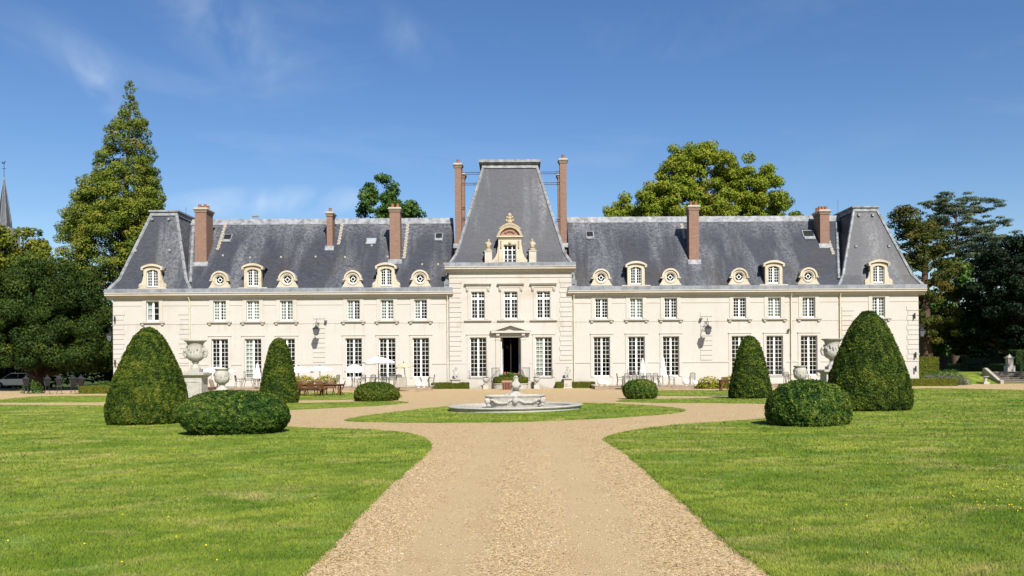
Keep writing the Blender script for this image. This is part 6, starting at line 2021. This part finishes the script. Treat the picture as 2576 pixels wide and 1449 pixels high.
for px, Y, top, lab in ((648, 70.4, 913, 'closed white parasol left of the slim cone on the left terrace'), (1617, 70.4, 902, 'closed white parasol in front of the second right wing window'), (1667.5, 67.4, 896, 'tallest closed white parasol, on the right terrace')):
    closed_parasol(stand(px, Y), at(px, top, Y).z - .30, lab)

def metal_chair(loc, rz, label=None):
    root = empty('bistro_chair', loc, rz, label, 'chair', 'grey metal terrace chairs')
    f = MB()
    for s in (-1, 1):
        f.tube([(s * .20, -.20, 0), (s * .19, -.18, .45)], .022, 5)
        f.tube([(s * .20, .24, 0), (s * .19, .19, .45), (s * .19, .26, .90)], .022, 5)
        f.tube([(s * .21, -.19, .45), (s * .22, -.2, .62), (s * .22, .0, .66), (s * .2, .22, .66)], .02, 5)
    f.tube([(-.19, .26, .90), (0, .265, .95), (.19, .26, .90)], .022, 5)
    f.build('frame', M['grey_iron'], root)
    s = MB()
    for k in range(7): s.box(-.20, .20, -.20 + k * .058, -.165 + k * .058, .445, .462)
    s.build('seat', M['grey_iron'], root)
    b = MB()
    for k in range(7): b.tube([(-.15 + k * .05, .2, .5), (-.15 + k * .05, .26, .91)], .013, 4)
    b.build('backrest', M['grey_iron'], root)
    return root
def metal_table(loc, w, d, label):
    root = empty('metal_table', loc, 0, label, 'table', 'grey metal terrace tables')
    t = MB(); t.box(-w / 2, w / 2, -d / 2, d / 2, .715, .74); t.build('tabletop', M['grey_iron'], root)
    for sx in (-1, 1):
        for sy in (-1, 1):
            l = MB(); x, y = sx * (w / 2 - .08), sy * (d / 2 - .08)
            l.tube([(x, y, .714), (x - sx * .12, y, .5), (x - sx * .02, y, .25), (x + sx * .04, y, 0)], .022, 5); l.build('leg', M['grey_iron'], root)
    return root
ch0 = None
def chair_at(px, Y, rz, lab, z=.30):
    global ch0
    if ch0 is None: ch0 = metal_chair(stand(px, Y, z), rz, lab)
    else: again(ch0, stand(px, Y, z), rz, lab)
metal_table(stand(925, 68.2), 1.5, .8, 'grey metal table left of the widest parasol pole')
metal_table(stand(985, 68.4), 1.6, .8, 'grey metal table right of the widest parasol pole')
metal_table(stand(625, 70.6), 1.0, .8, 'grey metal table left of the slim cone')
metal_table(stand(1592, 67.6), 1.7, .8, 'long grey metal table left of the closed parasols')
metal_table(stand(1637, 68.2), 1.5, .8, 'grey metal table between the two closed parasols')
metal_table(stand(1068, 68.4), .9, .7, 'small metal table by the globes at the left terrace end')
metal_table(stand(2000, 71.0), 1.4, .7, 'grey metal table behind the right carved vase')
for px, Y, rz, lab in ((893, 68.0, 1.57, 'metal chair at the left end of the table by the domed parasol'), (913, 69.2, 0, 'metal chair behind the left half of the left terrace table'), (938, 69.2, 0, 'metal chair just left of the widest parasol pole'), (966, 69.4, 0, 'metal chair just right of the widest parasol pole'), (985, 69.4, 0, 'metal chair behind the middle of the right hand terrace table'), (1002, 69.4, 0, 'metal chair behind the table, nearest the tilted parasol'), (1005, 67.4, 3.14, 'metal chair in front of the tilted parasol pole'),
                       (600, 70.4, 1.57, 'metal chair left of the small table by the slim cone'), (646, 70.6, -1.57, 'metal chair beside the closed parasol left of the slim cone'), (845, 70.2, -.6, 'lone metal chair behind the teak chair at the table end'), (1085, 68.6, -1.57, 'metal chair by the globes at the left terrace end'),
                       (1560, 67.6, 1.57, 'metal chair at the left end of the right terrace tables'), (1578, 68.6, 0, 'metal chair behind the long table, left place'), (1597, 68.6, 0, 'metal chair behind the long table, right place'), (1615, 69.2, 0, 'metal chair under the shorter closed parasol'), (1633, 69.2, 0, 'metal chair behind the table between the closed parasols, left place'), (1650, 69.2, 0, 'metal chair behind the table between the closed parasols, right place'), (1690, 69.0, 1.2, 'metal chair right of the tallest closed parasol'), (1742, 70.4, -.3, 'metal chair behind the globes on the right terrace'),
                       (1980, 70.6, 0, 'metal chair by the downpipe behind the right slim cone'), (2030, 70.8, 0, 'metal chair behind the right carved vase')):
    chair_at(px, Y, rz, lab)
def globe(px, Y, r, lab):
    c = stand(px, Y)
    root = empty('globe_lamp', c, 0, lab, 'globe lamp', 'white globe lamps on the terraces')
    r *= .88
    m = MB(); m.ball((0, 0, r + .02), r, 18, 12); m.build('globe', M['globe'], root, smooth=80)
    b = MB(); b.lathe([(r * .45, 0), (r * .45, .05), (r * .3, .06)], 12); b.build('base', M['paint'], root)
for px, Y, r, lab in ((1052, 65.4, .28, 'left white globe near the small hedge left of the entrance'), (1066, 65.8, .22, 'smaller white globe next to the left hedge'), (1512, 66.6, .33, 'large white globe at the left end of the right terrace'), (1526.5, 66.6, .23, 'small white globe second from the left on the right terrace'), (1726, 67.2, .29, 'larger white globe near the yellow bush, right terrace end'), (1749, 67.0, .22, 'smaller white globe next to the yellow bush')):
    globe(px, Y, r, lab)
def screen(px, Y, w, lab):
    c = stand(px, Y)
    root = empty('wicker_screen', c, 0, lab, 'panel', None)
    m = MB(); m.prism_y([(-w / 2, .02), (w / 2, .02), (w / 2 - .02, .75), (-w / 2 + .2, .75)], 0, .05); m.build('panel', M['grey_stone'], root)
    f = MB(); f.tube([(-w / 2, .025, 0), (-w / 2 + .2, .025, .76), (w / 2 - .02, .025, .76), (w / 2, .025, 0)], .02, 5); f.build('frame', M['grey_iron'], root)
screen(1008, 66.6, .9, 'grey woven panel leaning beside the tilted parasol foot')

# teak dining table and folding chairs on the grass before the left terrace
YD = 61.3
def teak_chair(loc, rz, label=None):
    root = empty('folding_chair', loc, rz, label, 'chair', 'brown folding garden chairs')
    for s in (-1, 1):
        a = MB(); a.tube([(s * .22, -.28, 0), (s * .22, .20, .46)], .022, 5); a.build('leg', M['teak'], root)
        b = MB(); b.tube([(s * .245, .30, 0), (s * .245, -.20, .44)], .022, 5); b.build('leg', M['teak'], root)
        c = MB(); c.tube([(s * .20, .13, .36), (s * .20, .34, .95)], .022, 5); c.build('back_post', M['teak'], root)
    st = MB()
    for k in range(7): st.box(-.22, .22, -.22 + k * .062, -.17 + k * .062, .445, .465)
    st.build('seat', M['teak'], root)
    b = MB()
    for k in range(6): b.prism_x([(.185 + k * .028, .50 + k * .078), (.205 + k * .028, .50 + k * .078), (.225 + k * .028, .556 + k * .078), (.205 + k * .028, .556 + k * .078)], -.19, .19)
    b.build('backrest', M['teak'], root)
    return root
def teak_table(loc, L, W_, label):
    root = empty('garden_table', loc, 0, label, 'table', None)
    t = MB()
    n = 7
    for k in range(n): t.box(-L / 2, L / 2, -W_ / 2 + W_ * k / n + .004, -W_ / 2 + W_ * (k + 1) / n - .004, .71, .745)
    t.build('tabletop', M['teak'], root)
    a = MB(); a.box(-L / 2 + .12, L / 2 - .12, -W_ / 2 + .1, -W_ / 2 + .13, .62, .709); a.box(-L / 2 + .12, L / 2 - .12, W_ / 2 - .13, W_ / 2 - .1, .62, .709); a.build('apron', M['teak'], root)
    for sx in (-.78, 0.1, .78):
        for sy in (-1, 1):
            l = MB(); l.box(sx * L / 2 - .045, sx * L / 2 + .045, sy * (W_ / 2 - .17) - .04, sy * (W_ / 2 - .17) + .04, 0, .709); l.build('leg', M['teak'], root)
    return root
cg = gp(795, 997); zl = gz(cg.x, cg.y) + .04
teak_table((at(795, 990, cg.y).x, cg.y + .9, zl), 3.5, 1.0, 'long brown wooden dining table on the grass, left of the ball bush')
t0 = None
def tchair(px, Y, rz, lab):
    global t0
    loc = (at(px, 990, Y).x, Y, gz(at(px, 990, Y).x, Y) + .04)
    if t0 is None: t0 = teak_chair(loc, rz, lab)
    else: again(t0, loc, rz, lab)
yy = cg.y
for px, Y, rz, lab in ((757, yy + .15, 3.0, 'leftmost folding chair on the near side of the wooden table'), (783, yy + .15, 3.2, 'middle folding chair on the near side of the wooden table'), (807, yy + .15, 3.1, 'rightmost folding chair on the near side of the wooden table'), (760, yy + 1.7, 0, 'folding chair behind the left part of the wooden table'), (800, yy + 1.7, 0.1, 'folding chair behind the middle of the wooden table'), (830, yy + 1.7, 0, 'folding chair behind the right part of the wooden table'), (856, yy + .8, -1.45, 'folding chair seen sideways at the right end of the wooden table')):
    tchair(px, Y, rz, lab)
tchair(1822, 62.0, 3.0, 'folding chair left of the slim cone in front of the right wing')
tchair(540, 63.0, 1.2, 'brown folding chair left of the smaller left vase')
p2 = at(1838, 990, 63.0)
teak_table((p2.x, 63.0, gz(p2.x, 63) + .04), 1.8, .9, 'short brown wooden table half hidden by the right slim cone')
def planter(px, Y, z, w, lab):
    c = (at(px, 960, Y).x, Y, z)
    root = empty('planter', c, 0, lab, 'planter', 'wooden planters')
    m = MB(); m.frustum((-w / 2, w / 2, -.2, .2, 0), (-w / 2 - .05, w / 2 + .05, -.24, .24, .36)); m.build('box', M['teak'], root)
    s = MB(); s.box(-w / 2, w / 2, -.2, .2, .361, .375); s.build('soil', M['soil'], root)
    return c
for px, Y, lab_a, lab_b in ((765, 66.2, 'left wooden planter behind the long table', 'left yellow flowering plant behind the long table'), (822, 66.2, 'right wooden planter behind the long table', 'right yellow flowering plant behind the long table')):
    c = planter(px, Y, .30, 1.3, lab_a)
    plant_bush('flowering_plant', (c[0], c[1], .67), (.95, .45, .62), 520, .075, 'ornamental', lab_b, 'plant', 'yellow flowering plants')
for px, Y, lab in ((1783, 68.6, 'yellow flowering bush at the right terrace end, left of two'), (1838, 68.8, 'yellow flowering bush beside the right slim cone')):
    c = at(px, 960, Y)
    plant_bush('flowering_plant', (c.x, Y, 0), (1.15, .6, 1.0), 900, .075, 'ornamental', lab, 'plant', 'yellow flowering plants')
c = at(258, 985, 67.5); plant_bush('leafy_bush', (c.x, 67.5, 0), (1.2, .8, .95), 900, .07, 'oak', 'round green bush behind the left tower hedge', 'plant')
c = at(300, 985, 69.5); plant_bush('leafy_bush', (c.x, 69.5, 0), (1.5, .7, 1.0), 900, .07, 'oak', 'low green bush at the foot of the left tower corner', 'plant')
c = gp(82, 990); plant_bush('leafy_bush', tuple(c), (.9, .7, 1.0), 600, .08, 'oak', 'bright green young bush beside the lone floor lantern', 'plant')
c = at(457, 960, 70); plant_bush('flowering_plant', (c.x, 70, .0), (.8, .5, 1.7), 500, .08, 'ornamental', 'yellow plant between the left cone and the urn pedestal', 'plant')

# chandelier inside the open door
def chandelier():
    z = fz(871, 1286)
    root = empty('chandelier', (fx(1286), 76.2, z + .5), 0, 'small gilt chandelier hanging inside the open front door', 'chandelier')
    c = MB(); c.tube([(0, 0, -.3), (0, 0, .5)], .012, 5); c.build('chain', M['gold'], root)
    b = MB(); b.lathe([(.02, -.75), (.07, -.68), (.04, -.6), (.09, -.5), (.05, -.4), (.03, -.3)], 12); b.build('stem', M['gold'], root, smooth=50)
    for k in range(8):
        a = 2 * math.pi * k / 8; ca, sa = math.cos(a), math.sin(a)
        m = MB(); m.tube([(.05 * ca, .05 * sa, -.55), (.22 * ca, .22 * sa, -.66), (.38 * ca, .38 * sa, -.56), (.40 * ca, .40 * sa, -.44)], .014, 5); m.lathe([(.05, -.44), (.06, -.42), (.02, -.41), (.02, -.32)], 7, (.40 * ca, .40 * sa, 0)); m.build('arm', M['gold'], root)
chandelier()

# ================================================================== left background: church spire, parked car
def spire():
    Y = 190.0
    c = at(11, 560, Y); s = Y / FPX
    root = empty('church', (c.x, Y, 0), 0, 'slate church spire with a weathercock at the far left', 'church')
    zb, zt = at(11, 556, Y).z, at(11, 447, Y).z
    m = MB(); m.box(-2.2, 2.2, -2.2, 2.2, 0, zb - 1.6); m.build('tower', M['grey_stone'], root)
    m = MB()
    m.lathe([(1.75, zb - 2.2), (1.45, zb - .6), (.06, zt)], 8); m.build('spire', M['slate'], root)
    e = MB()
    for k in range(8):
        a = 2 * math.pi * k / 8
        e.tube([(1.47 * math.cos(a), 1.47 * math.sin(a), zb - .6), (.07 * math.cos(a), .07 * math.sin(a), zt)], [.07, .04], 4)
    e.build('spire_edge', M['lead_pale'], root)
    x = MB(); x.tube([(0, 0, zt - .3), (0, 0, at(11, 412, Y).z)], .06, 5); zc = at(11, 424, Y).z; x.tube([(-.45, 0, zc), (.45, 0, zc)], .05, 5); x.build('cross', M['iron'], root)
    w = MB(); zw = at(11, 412, Y).z
    w.prism_y([(-.40, zw + .05), (-.1, zw), (.15, zw + .02), (.2, zw + .3), (.38, zw + .42), (.30, zw + .55), (.15, zw + .5), (0, zw + .25), (-.25, zw + .30), (-.5, zw + .5)], -.04, .04); w.build('weathercock', M['iron'], root)
    t = MB(); t.tube([(0, 0, zt - 1.3), (0, 0, zt + .1)], [.22, .08], 8); t.build('spire_tip', M['terracotta'], root)
spire()
def car():
    Y = 84.5
    c = at(44, 968, Y)
    root = empty('parked_car', (c.x, Y, 0), .12, 'silver car parked in the dark shade under the yew', 'car')
    b = MB(); prof = [(-2.05, .32), (-2.08, .62), (-1.95, .80), (-1.05, .90), (1.55, .92), (2.0, .86), (2.1, .6), (2.06, .32)]
    b.prism_y(prof, -.84, .84); b.build('body', M['car'], root)
    g = MB(); g.add([(-1.05, -.80, .902), (1.65, -.80, .922), (1.65, .80, .922), (-1.05, .80, .902), (-.35, -.62, 1.40), (1.05, -.62, 1.42), (1.05, .62, 1.42), (-.35, .62, 1.40)], [(0, 1, 5, 4), (1, 2, 6, 5), (2, 3, 7, 6), (3, 0, 4, 7), (4, 5, 6, 7)]); g.build('window', M['dark_glass'], root)
    r = MB(); r.box(-.38, 1.08, -.64, .64, 1.421, 1.47)
    for x0, x1 in ((-1.05, -.36), (1.66, 1.06), (.35, .35)):
        for s in (-1, 1): r.tube([(x0, s * .81, .915), (x1, s * .63, 1.43)], .035, 5)
    r.build('roof', M['car'], root)
    for x in (-1.3, 1.32):
        for s in (-1, 1):
            w = MB(); w.lathe([(.2, -.1), (.32, -.1), (.32, .1), (.2, .1)], 18); o = w.build('wheel', M['tyre_and_gap_shade'], root, (x, s * .78, .32), (math.pi / 2, 0, 0))
            h = MB(); h.lathe([(.19, -.105), (.05, -.112), (.05, .112), (.19, .105)], 12); h.build('rim', M['lead'], o)
    for s in (-1, 1):
        l = MB(); l.box(-2.10, -1.98, s * .62 - .16, s * .62 + .16, .60, .76); l.build('headlight', M['pale_glass'], root)
        t = MB(); t.box(2.02, 2.12, s * .66 - .12, s * .66 + .12, .62, .80); t.build('tail_light', M['red_glass'], root)
car()

# ================================================================== right bank: stairs, hedges, lavender
def bank():
    """grass bank rising behind the right end of the court"""
    xs = np.linspace(37.2, 75, 24); ys = [78.6, 79.4, 80.6, 82.0, 84.0, 90, 100, 112, 124]
    zs = [-.08, .10, .42, .74, .92, .98, 1.0, 1.0, 1.0]
    V = [(x, y + .35 * math.sin(x * .4), z * sstep(37.0, 40.5, x) - .06 * (1 - sstep(37, 40.5, x))) for y, z in zip(ys, zs) for x in xs]
    n = len(xs)
    m = MB(); m.add(V, [(i * n + k, i * n + k + 1, (i + 1) * n + k + 1, (i + 1) * n + k) for i in range(len(ys) - 1) for k in range(n - 1)])
    o = m.build('grass_bank', M['lawn'], None, smooth=60); tag(o, kind='structure')
bank()
SX = at(2540, 950, 79.5).x
M['shaded_riser'] = carved('shaded_riser_stone', (0.085, 0.06, 0.048), (0.06, 0.045, 0.038), (0.03, 0.024, 0.02), 3.0, 0.3)  # riser stone coloured darker: the shade on the stairs is put into it
def stairs():
    root = empty('garden_stairs', (SX + .9, 79.0, 0), 0, 'shaded stone garden stairs climbing the grass bank at the right', 'stairs')
    for k in range(6):
        s = MB(); s.box(-2.0 - .0 * k, 3.4, k * .38, 3.2, k * .175 if k else -.05, (k + 1) * .175 - .045); o_ = s.build('step', M['shaded_riser'], root)
        t = MB(); t.box(-2.0, 3.4, k * .38 - .05, k * .38 + .42, (k + 1) * .175 - .044, (k + 1) * .175 - .002); t.build('tread', M['grey_stone'], o_)
    for q, lab in ((-1, 'l'), (1, 'r')):
        x = -2.28 if q < 0 else 3.42
        w = MB(); w.prism_x([(-.5, -.05), (2.5, -.05), (2.5, 1.42), (2.2, 1.42), (-.1, .32), (-.5, .32)], x, x + .30); w.build('balustrade_wall', M['grey_stone'], root)
stairs()
def gate_pier():
    c = at(2538.5, 925, 81.4)
    root = empty('stone_lantern_pier', (c.x, 81.35, 1.2), 0, 'stone pier with pointed cap at the top of the stairs', 'pier')
    b = MB(); b.box(-.34, .34, -.34, .34, -.3, .42); b.build('base', M['white_stone'], root)
    s = MB(); s.frustum((-.22, .22, -.22, .22, .421), (-.25, .25, -.25, .25, 1.10)); s.build('shaft', M['white_stone'], root)
    k = MB(); k.box(-.34, .34, -.34, .34, 1.101, 1.17); k.frustum((-.30, .30, -.30, .30, 1.171), (-.03, .03, -.03, .03, 1.42)); k.ball((0, 0, 1.44), .06, 8, 5); k.build('cap', M['white_stone'], root)
    c = at(2479, 958, 78.4)
    root = empty('small_stone_vase', (c.x, 78.4, 0), 0, 'small white stone vase at the foot of the stairs', 'vase')
    b = MB(); b.box(-.26, .26, -.26, .26, -.05, .20); b.lathe([(.16, .201), (.12, .3), (.14, .5), (.20, .62), (.30, .66), (.30, .70), (.2, .70)], 14); b.build('bowl', M['white_stone'], root, smooth=40)
    c = at(2428, 970, 75.0)
    root = empty('low_wall', (c.x, 75.0, 0), 0, 'short low stone wall at the end of the right hedge', 'wall')
    b = MB(); b.box(-.30, .30, 0, 1.8, -.05, .34); b.build('wall', M['grey_stone'], root); k = MB(); k.box(-.36, .36, -.05, 1.86, .341, .42); k.build('cap', M['white_stone'], root)
gate_pier()
def far_hedge(near, far, Yn, Yf, z0, ztop, d, lab, n, mat='dark_hedge'):
    """hedge running away from the court: near and far end in the picture, its long face turned to the left"""
    xn, xf = unroll(near, 920)[0] * Yn / FPX, unroll(far, 920)[0] * Yf / FPX
    L = math.hypot(xf - xn, Yf - Yn)
    o = hedge('clipped_hedge', -L / 2, L / 2, -d, 0, z0, ztop - z0, mat, n, .06, lab, None, 0, 'hedge', .35)
    a = math.atan2(Yf - Yn, xf - xn)
    o.rotation_euler = (0, 0, a)
    o.location = ((xn + xf) / 2 + d / 2 * math.sin(a), (Yn + Yf) / 2 - d / 2 * math.cos(a), z0)
far_hedge(2531, 2339, 83.0, 116.0, .95, 1.72, 1.2, 'lower dark clipped hedge along the top of the grass bank', 14000)
far_hedge(2556, 2361, 86.0, 126.0, 1.0, 2.82, 1.6, 'taller dark clipped hedge behind the lower one', 22000)
far_hedge(2512, 2380, 104.0, 132.0, 1.1, 3.9, 2.0, 'darkest tall hedge under the trees at the right', 12000)
a_ = at(2556, 884, 84.6); b_ = at(2680, 884, 84.6)
hedge('clipped_hedge', a_.x, b_.x, 84.6, 86.2, 1.0, 2.1, 'dark_hedge', 9000, .06, 'high green hedge at the right edge behind the stairs', None, 0, 'hedge', .7)
a_ = at(2296, 903, 80.0); b_ = at(2362, 903, 80.0)
hedge('clipped_hedge', a_.x, b_.x, 80.0, 81.6, 0, 2.4, 'hedge', 9000, .06, 'leafy green hedge between the right tower and the bank', None, 0, 'hedge', .45)
for k, px in enumerate(np.linspace(2335, 2425, 9)):
    c = at(px, 955, 74.6 + .3 * (k % 2))
    plant_bush('lavender', (c.x, c.y, 0), (.66, .6, .98), 520, .05, 'lavender', ('lavender clump nearest the right tower in the row behind the hedge', 'second lavender clump from the right tower behind the hedge', 'third lavender clump from the right tower behind the hedge', 'fourth lavender clump from the right tower behind the hedge', 'middle lavender clump of the nine behind the right hedge', 'fourth lavender clump from the right end of the row', 'third lavender clump from the right end of the row', 'second lavender clump from the right end of the row', 'lavender clump at the right end of the row, by the grass bank')[k], 'lavender', 'row of lavender behind the right hedge')

for k, px in enumerate((2342, 2362, 2382, 2402)):
    c = at(px, 950, 78.0)
    plant_bush('tall_plant', (c.x, 78.0, 0), (.75, .6, 1.35), 420, .09, 'oak', ('dark tall plant clump nearest the tower behind the lavender', 'second dark tall plant clump from the tower behind the lavender', 'third dark tall plant clump from the tower behind the lavender', 'dark tall plant clump farthest from the tower behind the lavender')[k], 'plant', 'tall plants behind the lavender', True, .3)
